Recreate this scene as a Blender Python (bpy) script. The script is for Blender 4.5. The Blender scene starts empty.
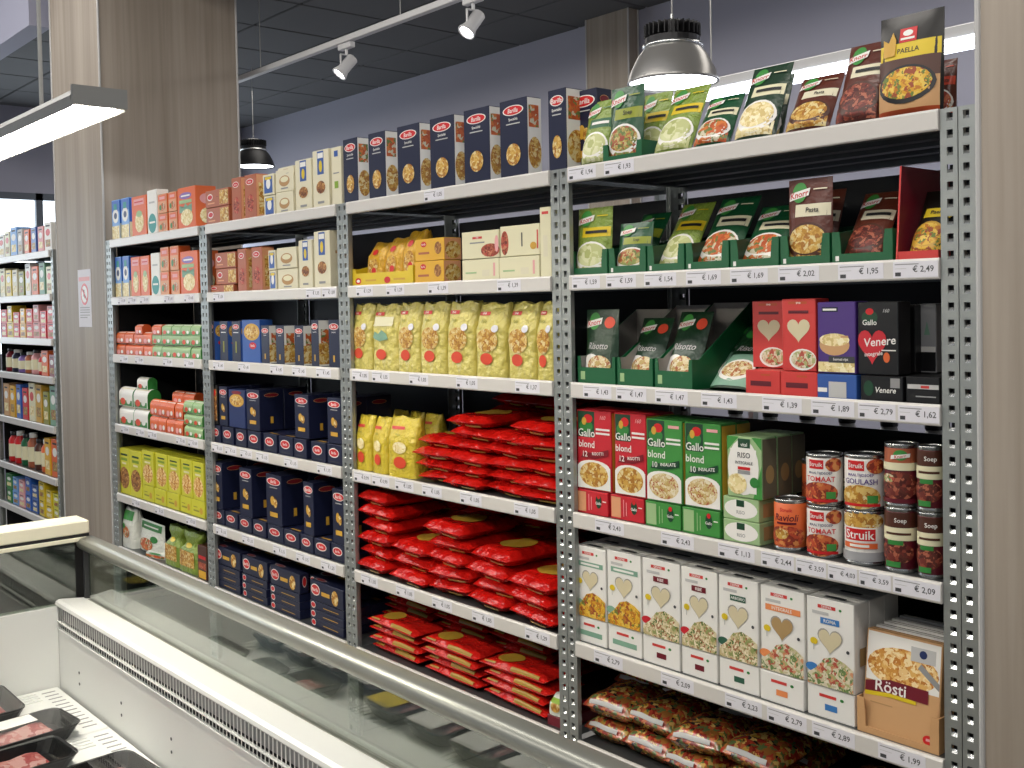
import bpy, bmesh, math, random
from mathutils import Vector, Matrix
random.seed(7)
SC = bpy.context.scene
COL = SC.collection

# ------------------------------------------------------------------ camera
F, CX, CY = 1080.0, 512.0, 335.48
CAM = Vector((1.09108, -2.06368, 1.55))
VR = Vector((0.6488706577, 0.7606571787, -0.0191709666))
VU = Vector((-0.0095617589, 0.0333445533, 0.9993981757))
VF = Vector((-0.7608386441, 0.6482968434, -0.0289095228))
cam = bpy.data.cameras.new('camera')
cam.sensor_width = 36.0
cam.lens = F * 36.0 / 1024.0
cam.shift_y = -(384.0 - CY) / 1024.0
cam.clip_start = 0.02
co = bpy.data.objects.new('camera', cam)
COL.objects.link(co)
co.matrix_world = Matrix(((VR.x, VU.x, -VF.x, CAM.x), (VR.y, VU.y, -VF.y, CAM.y), (VR.z, VU.z, -VF.z, CAM.z), (0, 0, 0, 1)))
SC.camera = co

# ------------------------------------------------------------------ world, big lights, exposure
w = bpy.data.worlds.new('world'); SC.world = w; w.use_nodes = True
bg = w.node_tree.nodes['Background']
bg.inputs[0].default_value = (0.82, 0.88, 1.0, 1); bg.inputs[1].default_value = 0.26
SC.view_settings.view_transform = 'Standard'; SC.view_settings.look = 'None'
SC.view_settings.exposure = 0.0; SC.view_settings.gamma = 1.0
SC.view_settings.use_curve_mapping = False

def area(name, loc, rot, sx, sy, power, col=(1, .945, .87)):
    l = bpy.data.lights.new(name, 'AREA'); l.shape = 'RECTANGLE'; l.size = sx; l.size_y = sy
    l.energy = power; l.color = col
    o = bpy.data.objects.new(name, l); COL.objects.link(o); o.location = loc; o.rotation_euler = rot
    return o
R = math.radians
# unseen fill lights added over the freezer aisle and behind the camera
area('ceiling_fill_light', (-2.3, -1.3, 3.6), (R(30), 0, 0), 9.0, 0.35, 105)  # added to brighten the rack fronts and the sign pillar
area('rear_fill_light', (0.6, -3.6, 3.3), (R(42), 0, 0), 6.0, 0.5, 50)  # added to brighten the soup bay from behind the camera
area('far_aisle_lamp_row_light', (-4.0, 1.9, 3.2), (0, 0, 0), 9.0, 0.5, 45)

# ------------------------------------------------------------------ pixel helpers (a pixel gives a direction, the shelf gives the distance)
def X_of(px, y, z):
    a = F * VR - (px - CX) * VF
    return CAM.x - (a.y * (y - CAM.y) + a.z * (z - CAM.z)) / a.x
def Z_of(py, x, y):
    b = F * VU + (py - CY) * VF
    return CAM.z - (b.x * (x - CAM.x) + b.y * (y - CAM.y)) / b.z
def on_z(px, py, z):
    d = (px - CX) / F * VR - (py - CY) / F * VU + VF
    t = (z - CAM.z) / d.z
    return CAM + t * d

# ------------------------------------------------------------------ materials
def lin(h):
    h = h.lstrip('#'); o = []
    for i in (0, 2, 4):
        c = int(h[i:i+2], 16) / 255
        o.append(c / 12.92 if c <= .04045 else ((c + .055) / 1.055) ** 2.4)
    return tuple(o) + (1,)
MATS = {}
def new_mat(name):
    m = bpy.data.materials.new(name); m.use_nodes = True
    b = m.node_tree.nodes['Principled BSDF']
    MATS[name] = m
    return m, m.node_tree, b
def plain(name, hexc, rough=.5, metal=0, emit=0, bump=0, bscale=60, spec=.5, coat=0, bdist=.01):
    m, nt, b = new_mat(name)
    b.inputs['Base Color'].default_value = lin(hexc); b.inputs['Roughness'].default_value = rough
    b.inputs['Metallic'].default_value = metal; b.inputs['Specular IOR Level'].default_value = spec
    if coat: b.inputs['Coat Weight'].default_value = coat; b.inputs['Coat Roughness'].default_value = .08
    if emit:
        b.inputs['Emission Color'].default_value = lin(hexc); b.inputs['Emission Strength'].default_value = emit
    if bump:
        tc = nt.nodes.new('ShaderNodeTexCoord'); n = nt.nodes.new('ShaderNodeTexNoise'); bp = nt.nodes.new('ShaderNodeBump')
        n.inputs['Scale'].default_value = bscale; n.inputs['Detail'].default_value = 3
        bp.inputs['Strength'].default_value = bump; bp.inputs['Distance'].default_value = bdist
        nt.links.new(tc.outputs['Object'], n.inputs['Vector']); nt.links.new(n.outputs[0], bp.inputs['Height'])
        nt.links.new(bp.outputs[0], b.inputs['Normal'])
    return m
def food(name, cols, scale=90, rough=.45, spec=.4):
    """printed or real crumbly food: random cell colours"""
    m, nt, b = new_mat(name)
    tc = nt.nodes.new('ShaderNodeTexCoord'); v = nt.nodes.new('ShaderNodeTexVoronoi'); r = nt.nodes.new('ShaderNodeValToRGB')
    n = nt.nodes.new('ShaderNodeTexNoise'); n.inputs['Scale'].default_value = scale * .7
    mx = nt.nodes.new('ShaderNodeMix'); mx.data_type = 'VECTOR'; mx.inputs[0].default_value = .03
    v.inputs['Scale'].default_value = scale
    nt.links.new(tc.outputs['Object'], mx.inputs[4]); nt.links.new(n.outputs['Color'], mx.inputs[5])
    nt.links.new(tc.outputs['Object'], n.inputs['Vector'])
    nt.links.new(mx.outputs[1], v.inputs['Vector'])
    sep = nt.nodes.new('ShaderNodeSeparateColor')
    nt.links.new(v.outputs['Color'], sep.inputs[0]); nt.links.new(sep.outputs[0], r.inputs[0])
    el = r.color_ramp.elements
    while len(el) < len(cols): el.new(.5)
    r.color_ramp.interpolation = 'CONSTANT'
    for i, c in enumerate(cols):
        el[i].position = i / len(cols); el[i].color = lin(c)
    nt.links.new(r.outputs[0], b.inputs['Base Color']); b.inputs['Roughness'].default_value = rough
    b.inputs['Specular IOR Level'].default_value = spec
    return m
TABLE = {
 'white': ('#e6e4de', .45), 'cream': ('#ddd7b4', .45), 'cream2': ('#d9d2b6', .5), 'paper': ('#dcdae0', .6), 'ink': ('#20201f', .5), 'grey': ('#8d8d8d', .5),
 'lightgrey': ('#b9b8b6', .5), 'red': ('#c61a1e', .4), 'redbox': ('#c93a36', .4), 'gred': ('#c22430', .4), 'darkred': ('#7c1420', .4), 'navy': ('#161b36', .38),
 'navy2': ('#23305e', .38), 'blue': ('#2f559c', .4), 'brightblue': ('#2f62b8', .4), 'sky': ('#6f9ed8', .4), 'teal': ('#2f8f8a', .45), 'gold': ('#c79a35', .4), 'yellow': ('#d6ba22', .4),
 'honey': ('#d9a626', .4), 'lemon': ('#cbc836', .42), 'lime': ('#7f9f2a', .42), 'green': ('#2f7d36', .42), 'ggreen': ('#3d8a3c', .42), 'dkgreen': ('#124028', .42), 'kgreen': ('#0f5a33', .45),
 'orange': ('#d8642f', .42), 'dorange': ('#b84c22', .42), 'peach': ('#d89a70', .45), 'brown': ('#a85c3c', .42), 'dkbrown': ('#4a2618', .4), 'maroon': ('#6d1626', .42), 'purple': ('#4a2f7a', .4),
 'violet': ('#7f63a8', .4), 'black': ('#121214', .35), 'pink': ('#e0a0a0', .5), 'tan': ('#c79a6a', .6), 'kraft': ('#b08a5c', .65), 'sage': ('#7ba38c', .5), 'ricedark': ('#6a6350', .5), 'ricegrain': ('#cfc3a0', .55),
 'brownrice': ('#a98b5c', .55), 'mint': ('#9ab884', .45), 'tomato': ('#d5482c', .42), 'dkgrey': ('#3a3b3e', .5), 'spblue': ('#3a78b8', .45), 'sporange': ('#e38a52', .45), 'spgreen': ('#2e5a46', .45),
 'greyint': ('#9b9690', .6), 'olive': ('#8b8a2e', .45), 'burgundy': ('#5d1020', .4), 'dish': ('#e9e6e0', .35), 'soup': ('#c3c38a', .4), 'silverfoil': ('#a0a0a2', .3),
}
FOODS = {
 'f_pasta': (['#c69a45', '#d3b368', '#b48330', '#d9c792', '#a26c28'], 110), 'f_risotto': (['#d8c79c', '#c9b27e', '#e0d6ba', '#a8603c', '#bca060'], 130),
 'f_paella': (['#cf9a2a', '#d8ad38', '#b87322', '#6a7a34', '#ddbb52', '#96482a'], 120), 'f_salad': (['#d6cdb0', '#c4b896', '#66804a', '#cf8f68', '#ddd6bf', '#a8ab70', '#b05040'], 120),
 'f_herb': (['#d8cba8', '#8c9458', '#bfae80', '#4c6a2c', '#e8dcc0', '#a06a48', '#c9b990'], 130), 'f_tomato': (['#b0442a', '#c26236', '#943422', '#cc8448', '#7e2c1e'], 110),
 'f_bolo': (['#8c3a26', '#a8553a', '#6f2a1c', '#c07a58', '#b8483a'], 120), 'f_soup': (['#b9bd82', '#c9cc98', '#a7ad6a', '#d4d4aa'], 60), 'f_carrot': (['#bf5c2c', '#cb7436', '#66773e', '#b04f26', '#c9c2a8'], 90),
 'f_rost': (['#d9a95c', '#e6c284', '#c98c3e', '#efd7a4', '#b8742c'], 110), 'f_noodle': (['#9a3626', '#b08a34', '#55663a', '#b05a32', '#2e2320', '#8a5a2a', '#7e261c', '#c0a05a'], 85),
 'f_meat': (['#c9706a', '#d88f86', '#b85a58', '#e0b0a8'], 60), 'f_nuts': (['#a8743c', '#8a5628', '#c99a5c', '#6a3c1c'], 110), 'f_veg': (['#b0944a', '#86904e', '#a8603a', '#c0ae78', '#66763c', '#9a4a34'], 120),
 'f_bean': (['#6a2a22', '#8a4030', '#4a1c18', '#a86048', '#5a2a20'], 110), 'f_cream': (['#e0cf94', '#ead9a6', '#d0b878', '#f0e6c0'], 100),
}
def mat(n):
    if n in MATS: return MATS[n]
    if n in TABLE: return plain(n, *TABLE[n])
    if n in FOODS: return food(n, FOODS[n][0], FOODS[n][1], *((.2, .8) if n == 'f_noodle' else ()))
    raise KeyError(n)
plain('rail_white', '#cfcbc5', .32, 0, spec=.6)
plain('tagink', '#4c4c4e', .6)
plain('galv', '#a2a6a3', .40, .65, bump=.05, bscale=40)
plain('galv_dark', '#6f7273', .34, .8, bump=.08, bscale=14)
plain('lip_metal', '#d8dad8', .22, .9)
plain('dark_sheet', '#2c2d2f', .4, .7)
plain('red_film', '#b3130e', .10, 0, bump=.75, bscale=24, spec=.42, bdist=.02)
plain('redgold_film', '#b81a14', .12, 0, bump=.7, bscale=34, spec=.42, bdist=.015)
plain('gold_print', '#b58f32', .3, 0)
plain('gold_dull', '#9a7a2c', .3, 0)
plain('cream_film', '#cfc267', .28, 0, bump=.8, bscale=30, spec=.7, bdist=.02)
plain('yellow_film', '#cdb735', .28, 0, bump=.8, bscale=60, spec=.6)
plain('honey_film', '#d3a32a', .28, 0, bump=.8, bscale=60, spec=.6)
plain('lime_film', '#7d9338', .28, 0, bump=.8, bscale=60, spec=.6)
plain('white_film', '#d9dbd2', .28, 0, bump=.8, bscale=60, spec=.6)
plain('kgreen_film', '#0f4a2a', .3, 0, bump=.35, bscale=40, spec=.6)
plain('lime_label', '#8e962e', .3, 0)
plain('brown_film', '#5a2a1c', .3, 0, bump=.35, bscale=40, spec=.6)
plain('black_film', '#14110d', .3, 0, bump=.1, bscale=20, spec=.5)
plain('dkgreen_film', '#16351f', .3, 0, bump=.35, bscale=40, spec=.6)
plain('tin', '#a9aaa8', .25, .95)
plain('freezer_white', '#dfe0dc', .38, 0, spec=.5)
plain('freezer_cream', '#e4dfc8', .4, 0)
plain('freezer_rail', '#9c9d94', .35, .55)
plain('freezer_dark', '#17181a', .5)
plain('tray_black', '#141416', .3)
plain('ceiling_tile_grey', '#57585a', .85)
plain('ceiling_base', '#2f3032', .9)
plain('lamp_housing', '#8f8f8c', .45, .3)
plain('lamp_white', '#cfcfd0', .4)
plain('lamp_black', '#1d1d1f', .45, .3)
plain('bell_metal', '#a3a19e', .28, .55)
plain('tube_light', '#fff8e8', .4, emit=52)
plain('bell_light', '#f4f8ff', .4, emit=14)
plain('spot_light', '#ffffff', .4, emit=30)
plain('bar_light', '#eef4ff', .4, emit=10)
plain('wall_paint', '#a3a3b2', .8)
plain('fascia_paint', '#9596a8', .8)
plain('window_glow', '#eaf6ff', .4, emit=3.2)
plain('window_bar', '#5d6570', .5)
plain('cable', '#a8a8a4', .5)

def wood(name, c1, c2, c3):
    m, nt, b = new_mat(name)
    tc = nt.nodes.new('ShaderNodeTexCoord'); L = nt.links
    def noise(sx, sy, sz, sc, det=4):
        mp = nt.nodes.new('ShaderNodeMapping'); mp.inputs['Scale'].default_value = (sx, sy, sz)
        n = nt.nodes.new('ShaderNodeTexNoise'); n.inputs['Scale'].default_value = sc; n.inputs['Detail'].default_value = det
        L.new(tc.outputs['Object'], mp.inputs[0]); L.new(mp.outputs[0], n.inputs['Vector']); return n
    a = noise(14, 14, .55, 1.0); c = noise(60, 60, 1.6, 1.0, 5); s = noise(9, 9, 3.0, 1.0, 2)
    r = nt.nodes.new('ShaderNodeValToRGB'); e = r.color_ramp.elements
    e[0].position = .33; e[0].color = lin(c1); e[1].position = .68; e[1].color = lin(c3); k = e.new(.5); k.color = lin(c2)
    ad = nt.nodes.new('ShaderNodeMath'); ad.operation = 'MULTIPLY_ADD'; ad.inputs[1].default_value = .35
    mu = nt.nodes.new('ShaderNodeMath'); mu.operation = 'MULTIPLY'; mu.inputs[1].default_value = .65
    L.new(a.outputs[0], mu.inputs[0]); L.new(c.outputs[0], ad.inputs[0]); L.new(mu.outputs[0], ad.inputs[2]); L.new(ad.outputs[0], r.inputs[0])
    L.new(r.outputs[0], b.inputs['Base Color']); b.inputs['Roughness'].default_value = .55
    bp = nt.nodes.new('ShaderNodeBump'); bp.inputs['Strength'].default_value = .12; bp.inputs['Distance'].default_value = .004
    L.new(c.outputs[0], bp.inputs['Height']); L.new(bp.outputs[0], b.inputs['Normal'])
wood('wood_laminate', '#8a7f72', '#998e81', '#a79c8f')
def tiles_floor():
    m, nt, b = new_mat('floor_tile')
    tc = nt.nodes.new('ShaderNodeTexCoord'); br = nt.nodes.new('ShaderNodeTexBrick')
    br.offset = 0; br.inputs['Scale'].default_value = 1.0; br.inputs['Brick Width'].default_value = .45; br.inputs['Row Height'].default_value = .45
    br.inputs['Mortar Size'].default_value = .004; br.inputs['Color1'].default_value = lin('#8f8c84'); br.inputs['Color2'].default_value = lin('#98958c'); br.inputs['Mortar'].default_value = lin('#5a5853')
    nt.links.new(tc.outputs['Object'], br.inputs['Vector']); nt.links.new(br.outputs[0], b.inputs['Base Color']); b.inputs['Roughness'].default_value = .3
tiles_floor()
def glass(name, tint='#dfe8e2', ior=.04):
    m, nt, b = new_mat(name); nt.nodes.remove(b)
    out = nt.nodes['Material Output']
    t = nt.nodes.new('ShaderNodeBsdfTransparent'); t.inputs[0].default_value = lin(tint)
    g = nt.nodes.new('ShaderNodeBsdfGlossy'); g.inputs['Roughness'].default_value = .02; g.inputs[0].default_value = (1, 1, 1, 1)
    lw = nt.nodes.new('ShaderNodeLayerWeight'); lw.inputs[0].default_value = .5
    pw = nt.nodes.new('ShaderNodeMath'); pw.operation = 'POWER'; pw.inputs[1].default_value = 4.0
    fr = nt.nodes.new('ShaderNodeMath'); fr.operation = 'MULTIPLY_ADD'; fr.inputs[1].default_value = 1 - ior; fr.inputs[2].default_value = ior
    nt.links.new(lw.outputs['Facing'], pw.inputs[0]); nt.links.new(pw.outputs[0], fr.inputs[0])
    mx = nt.nodes.new('ShaderNodeMixShader')
    nt.links.new(fr.outputs[0], mx.inputs[0]); nt.links.new(t.outputs[0], mx.inputs[1]); nt.links.new(g.outputs[0], mx.inputs[2]); nt.links.new(mx.outputs[0], out.inputs[0])
glass('freezer_glass', '#dde4dd', .13); glass('film_clear', '#eeeeee')

# ------------------------------------------------------------------ mesh builder
class MB:
    def __init__(s): s.v = []; s.f = []; s.m = []; s.mats = []
    def mi(s, name):
        if name not in s.mats: s.mats.append(name)
        return s.mats.index(name)
    def face(s, pts, m):
        k = len(s.v); s.v += [tuple(p) for p in pts]; s.f.append(tuple(range(k, k + len(pts)))); s.m.append(s.mi(m))
    def add(s, verts, faces, m):
        k = len(s.v); s.v += [tuple(p) for p in verts]; i = s.mi(m)
        for f in faces: s.f.append(tuple(k + a for a in f)); s.m.append(i)
    def box(s, x0, y0, z0, x1, y1, z1, m):
        v = [(x0, y0, z0), (x1, y0, z0), (x1, y1, z0), (x0, y1, z0), (x0, y0, z1), (x1, y0, z1), (x1, y1, z1), (x0, y1, z1)]
        s.add(v, [(0, 3, 2, 1), (4, 5, 6, 7), (0, 1, 5, 4), (1, 2, 6, 5), (2, 3, 7, 6), (3, 0, 4, 7)], m)
    def bbox(s, x0, y0, z0, x1, y1, z1, m, b=.0015):
        """box with chamfered edges"""
        bm = bmesh.new(); bmesh.ops.create_cube(bm, size=1)
        bmesh.ops.transform(bm, matrix=Matrix.Translation(((x0 + x1) / 2, (y0 + y1) / 2, (z0 + z1) / 2)) @ Matrix.Diagonal((x1 - x0, y1 - y0, z1 - z0, 1)), verts=bm.verts)
        bmesh.ops.bevel(bm, geom=bm.edges[:], offset=b, segments=1, affect='EDGES')
        bm.verts.index_update()
        s.add([v.co[:] for v in bm.verts], [tuple(v.index for v in f.verts) for f in bm.faces], m); bm.free()
    def tube(s, p0, p1, r0, m, r1=None, n=12, caps=True):
        p0 = Vector(p0); p1 = Vector(p1); r1 = r0 if r1 is None else r1
        a = (p1 - p0).normalized(); t = Vector((0, 0, 1)) if abs(a.z) < .9 else Vector((1, 0, 0))
        u = a.cross(t).normalized(); w = a.cross(u)
        v = []
        for p, r in ((p0, r0), (p1, r1)):
            for i in range(n):
                an = 2 * math.pi * i / n; v.append(p + r * (math.cos(an) * u + math.sin(an) * w))
        f = [(i, (i + 1) % n, n + (i + 1) % n, n + i) for i in range(n)]
        if caps: f += [tuple(range(n - 1, -1, -1)), tuple(range(n, 2 * n))]
        s.add(v, f, m)
    def lathe(s, prof, m, n=24, c=(0, 0, 0)):
        v = []; k = len(prof)
        for i in range(n):
            a = 2 * math.pi * i / n
            for r, z in prof: v.append((c[0] + r * math.cos(a), c[1] + r * math.sin(a), c[2] + z))
        f = []
        for i in range(n):
            j = (i + 1) % n
            for q in range(k - 1): f.append((i * k + q, j * k + q, j * k + q + 1, i * k + q + 1))
        s.add(v, f, m)
    def grid(s, fn, nu, nv, m, close=False):
        v = [fn(i / nu, j / nv) for j in range(nv + 1) for i in range(nu + 1)]
        f = [(j * (nu + 1) + i, j * (nu + 1) + i + 1, (j + 1) * (nu + 1) + i + 1, (j + 1) * (nu + 1) + i) for j in range(nv) for i in range(nu)]
        s.add(v, f, m)
    def mesh(s, name, smooth=False):
        me = bpy.data.meshes.new(name); me.from_pydata(s.v, [], s.f)
        for n in s.mats: me.materials.append(mat(n))
        me.polygons.foreach_set('material_index', s.m)
        if smooth: me.polygons.foreach_set('use_smooth', [True] * len(s.f))
        me.update(); return me
    def build(s, name, parent=None, smooth=False, loc=None, rot=None):
        o = bpy.data.objects.new(name, s.mesh(name, smooth)); COL.objects.link(o)
        if loc: o.location = loc
        if rot: o.rotation_euler = rot
        if parent: o.parent = parent
        return o
def tag(o, label=None, cat=None, group=None, kind=None):
    if label and len(label.split()) > 16: print('LONG', label)
    if label: o['label'] = label
    if cat: o['category'] = cat
    if group: o['group'] = group
    if kind: o['kind'] = kind
    return o
def empty(name, loc=(0, 0, 0), rot=(0, 0, 0)):
    o = bpy.data.objects.new(name, None); COL.objects.link(o); o.location = loc; o.rotation_euler = rot; o.empty_display_size = .05
    return o

# ------------------------------------------------------------------ flat print (decals that follow a surface)
TXT = {}
def glyphs(s):
    if s not in TXT:
        cu = bpy.data.curves.new('t', 'FONT'); cu.body = s; cu.resolution_u = 2; cu.fill_mode = 'FRONT'; cu.offset = .012
        ob = bpy.data.objects.new('t', cu); COL.objects.link(ob)
        me = ob.to_mesh(); v = [(p.co.x, p.co.y) for p in me.vertices]; f = [tuple(p.vertices) for p in me.polygons]
        ob.to_mesh_clear(); COL.objects.unlink(ob); bpy.data.objects.remove(ob); bpy.data.curves.remove(cu)
        xs = [a[0] for a in v]; ys = [a[1] for a in v]
        x0, x1, y0, y1 = min(xs), max(xs), min(ys), max(ys)
        v = [(a[0] - (x0 + x1) / 2, a[1] - (y0 + y1) / 2) for a in v]
        TXT[s] = (v, f, x1 - x0, y1 - y0)
    return TXT[s]
def d_text(M, sf, s, cu, cv, size, m, fw, fh, o, maxw=.9, slant=0, rot=0):
    v, f, tw, th = glyphs(s)
    sc = min(size / .72, maxw * fw / tw); ca, sa = math.cos(rot), math.sin(rot)
    P = []
    for x, y in v:
        x, y = (x + slant * y) * sc, y * sc
        x, y = x * ca - y * sa, x * sa + y * ca
        P.append(sf(cu + x / fw, cv + y / fh, o))
    M.add(P, f, m)
def d_rect(M, sf, u0, v0, u1, v1, m, o, n=1):
    M.grid(lambda a, b: sf(u0 + (u1 - u0) * a, v0 + (v1 - v0) * b, o), n, n, m)
def d_fan(M, sf, cu, cv, pts, m, o, rings=1):
    v = [sf(cu, cv, o)]; n = len(pts); f = []
    for r in range(1, rings + 1):
        for pu, pv in pts: v.append(sf(cu + (pu - cu) * r / rings, cv + (pv - cv) * r / rings, o))
    for i in range(n): f.append((0, 1 + i, 1 + (i + 1) % n))
    for r in range(1, rings):
        a, b = 1 + (r - 1) * n, 1 + r * n
        for i in range(n): f.append((a + i, b + i, b + (i + 1) % n, a + (i + 1) % n))
    M.add(v, f, m)
def d_ell(M, sf, cu, cv, ru, rv, m, o, rings=1, n=20, a0=0, a1=2 * math.pi):
    pts = [(cu + ru * math.cos(a0 + (a1 - a0) * i / n), cv + rv * math.sin(a0 + (a1 - a0) * i / n)) for i in range(n if a1 - a0 > 6.28 else n + 1)]
    d_fan(M, sf, cu, cv, pts, m, o, rings)
def d_heart(M, sf, cu, cv, ru, rv, m, o, rings=1):
    pts = []
    for i in range(28):
        t = -2 * math.pi * i / 28
        x = 16 * math.sin(t) ** 3; y = 13 * math.cos(t) - 5 * math.cos(2 * t) - 2 * math.cos(3 * t) - math.cos(4 * t)
        pts.append((cu + ru * x / 17, cv + rv * (y + 2) / 15))
    d_fan(M, sf, cu, cv, pts, m, o, rings)
PARTNAME = {'t': 'lettering', 'f': 'food_picture', 'h': 'heart_window'}
BLUR = {'RUSKS', 'BIO', 'Bolletje', 'Honig', 'Komos', 'VITAL', 'Perfect', 'Perf', 'PASTA', 'BARILLA', 'Lasagne', 'Bruine bonen', 'soep', 'Groente', 'Bonen', 'Romige', 'Tomaat', 'Asperge', 'CARNAROLI', 'Sempre', 'al dente', 'pur boeuf', 'Riso'}
def apply_print(spec, surfs, dims, body, parts, curved=1, base=.0004):
    """spec rows: (face, kind, ...); parts None merges the print into the body mesh"""
    for i, d in enumerate(spec):
        face, k = d[0], d[1]; sf = surfs[face]; fw, fh = dims[face]; o = base + (.00018 if curved == 1 else .0004) * i
        m = {'r': lambda: d[6], 'e': lambda: d[6], 't': lambda: d[6], 'h': lambda: d[6], 'p': lambda: d[3]}[k]()
        if parts is None: T = body
        else:
            pn = None if k == 't' and d[2] in BLUR else 'lettering' if k == 't' else 'heart_window' if k == 'h' else 'food_picture' if m[:2] == 'f_' else None
            T = body
            if pn: T = MB(); parts.append((pn, T))
        if k == 'r': d_rect(T, sf, d[2], d[3], d[4], d[5], m, o, curved if curved > 1 else 1)
        elif k == 'e': d_ell(T, sf, d[2], d[3], d[4], d[5], m, o, max(1, curved // 2))
        elif k == 'h': d_heart(T, sf, d[2], d[3], d[4], d[5], m, o, max(1, curved // 2))
        elif k == 'p':
            pp = []
            for q in range(len(d[2])):
                a_, b_ = d[2][q], d[2][(q + 1) % len(d[2])]
                pp += [(a_[0] + (b_[0] - a_[0]) * e / 5, a_[1] + (b_[1] - a_[1]) * e / 5) for e in range(5 if curved > 1 else 1)]
            d_fan(T, sf, sum(p[0] for p in pp) / len(pp), sum(p[1] for p in pp) / len(pp), pp, m, o, max(1, curved // 2))
        elif k == 't' and d[2] in BLUR:      # print too small to read in the photo: a plain bar
            hw = min((d[7] if len(d) > 7 else .9) / 2, .3); d_rect(T, sf, d[3] - hw, d[4] - d[5] * .35, d[3] + hw, d[4] + d[5] * .35, m, o, curved if curved > 1 else 1)
        elif k == 't': d_text(T, sf, d[2], d[3], d[4], d[5] * fh, m, fw, fh, o, d[7] if len(d) > 7 else .9, d[8] if len(d) > 8 else 0, d[9] if len(d) > 9 else 0)
class Proto:
    def __init__(s, name, body, kids=(), smooth=False):
        s.name = name; s.me = body.mesh(name, smooth)
        s.kids = [(n, b.mesh(n, smooth)) for n, b in kids]
    def make(s, loc, rot=(0, 0, 0), label=None, cat=None, group=None, scale=None):
        o = bpy.data.objects.new(s.name, s.me); COL.objects.link(o); o.location = loc; o.rotation_euler = rot
        if scale: o.scale = scale
        for n, me in s.kids:
            c = bpy.data.objects.new(n, me); COL.objects.link(c); c.parent = o
        tag(o, label, cat, group); return o

# ------------------------------------------------------------------ packaging shapes
def carton(name, w, h, d, base, spec=(), split=False, side=None, top=None, flap=True):
    B = MB(); B.bbox(-w / 2, -d / 2, 0, w / 2, d / 2, h, base)
    s = {'F': lambda u, v, o: (-w / 2 + u * w, -d / 2 - o, v * h), 'R': lambda u, v, o: (w / 2 + o, -d / 2 + u * d, v * h),
         'T': lambda u, v, o: (-w / 2 + u * w, -d / 2 + v * d, h + o), 'L': lambda u, v, o: (-w / 2 - o, d / 2 - u * d, v * h)}
    dm = {'F': (w, h), 'R': (d, h), 'T': (w, d), 'L': (d, h)}
    if side: d_rect(B, s['R'], .015, .01, .985, .99, side, .0002); d_rect(B, s['L'], .015, .01, .985, .99, side, .0002)
    if top: d_rect(B, s['T'], .01, .01, .99, .99, top, .0002)
    if flap: B.box(-w / 2 + .003, -.0008, h, w / 2 - .003, d / 2 - .002, h + .0007, top or base)
    parts = [] if split else None
    apply_print(spec, s, dm, B, parts)
    return Proto(name, B, parts if split else ())
def pouch_surf(w, h, t):
    def th(u, v):
        a = max(0, 1 - abs(2 * u - 1) ** 3.0)
        p = min(1, (1 - v) / .75) ** .8 * min(1, (v + .02) / .10) ** .6
        return t * a ** .6 * max(0, p) / 2
    def fs(u, v, o): return (-w / 2 + u * w, -th(u, v) - o, v * h)
    def bs(u, v, o): return (-w / 2 + u * w, th(u, v) + o, v * h)
    return fs, bs
def pouch(name, w, h, t, base, spec=(), split=False, back=None):
    B = MB(); fs, bs = pouch_surf(w, h, t)
    B.grid(lambda a, b: fs(a, b, .0006), 12, 14, base); B.grid(lambda a, b: bs(1 - a, b, .0006), 12, 14, back or base)
    for e in (0, 1):
        B.grid(lambda a, b: (fs(e, b, .0006) if (a < .5) == (e == 1) else bs(e, b, .0006)), 1, 14, base)
    B.face([fs(0, 1, .0006), fs(1, 1, .0006), bs(1, 1, .0006), bs(0, 1, .0006)], base)
    parts = [] if split else None
    apply_print(spec, {'F': fs}, {'F': (w, h)}, B, parts, 8, .0011)
    return Proto(name, B, parts if split else (), True)
def pillow(name, w, d, t, base, spec=(), split=False, seed=0, p=2.6, seal=.0):
    """flat film bag lying down, sealed ends at front and back"""
    rn = random.Random(seed); ph = [rn.uniform(0, 6.28) for _ in range(6)]
    def hz(u, v):
        a = max(0, 1 - abs(2 * u - 1) ** p) ** .42; b = max(0, 1 - abs(2 * v - 1) ** (p + 1.2)) ** .38
        wr = 1 + .07 * math.sin(9 * u + ph[0]) * math.sin(8 * v + ph[1]) + .05 * math.sin(19 * u + 11 * v + ph[2])
        return t / 2 * a * b * wr
    def xy(u, v):
        k = 1 - .05 * abs(2 * v - 1) ** 3 * 0 + .02 * math.sin(7 * v + ph[3]); q = 1 + .015 * math.sin(8 * u + ph[4])
        return (2 * u - 1) * w / 2 * k, (2 * v - 1) * d / 2 * q
    def ts(u, v, o): x, y = xy(u, v); return (x, y, t / 2 + hz(u, v) + .0012 + o)
    def us(u, v, o): x, y = xy(u, v); return (x, y, t / 2 - .85 * hz(u, v) - .0012 - o)
    def fsurf(u, v, o):
        """front flank: v .5 is the seal edge, up to the crest and down below"""
        k = abs(v - .5) * .5
        return ts(u, k, o) if v >= .5 else us(u, k, o)
    B = MB(); nu, nv = 14, 14
    B.grid(lambda a, b: ts(a, b, 0), nu, nv, base); B.grid(lambda a, b: us(1 - a, b, 0), nu, nv, base)
    B.grid(lambda a, b: us(a, 0, 0) if b < .5 else ts(a, 0, 0), nu, 1, base)
    B.grid(lambda a, b: us(1 - a, 1, 0) if b < .5 else ts(1 - a, 1, 0), nu, 1, base)
    B.grid(lambda a, b: us(1, a, 0) if b < .5 else ts(1, a, 0), nv, 1, base)
    B.grid(lambda a, b: us(0, 1 - a, 0) if b < .5 else ts(0, 1 - a, 0), nv, 1, base)
    parts = [] if split else None
    apply_print(spec, {'T': ts, 'F': fsurf}, {'T': (w, d), 'F': (w, t)}, B, parts, 6, .0016)
    return Proto(name, B, parts if split else (), True)
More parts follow.
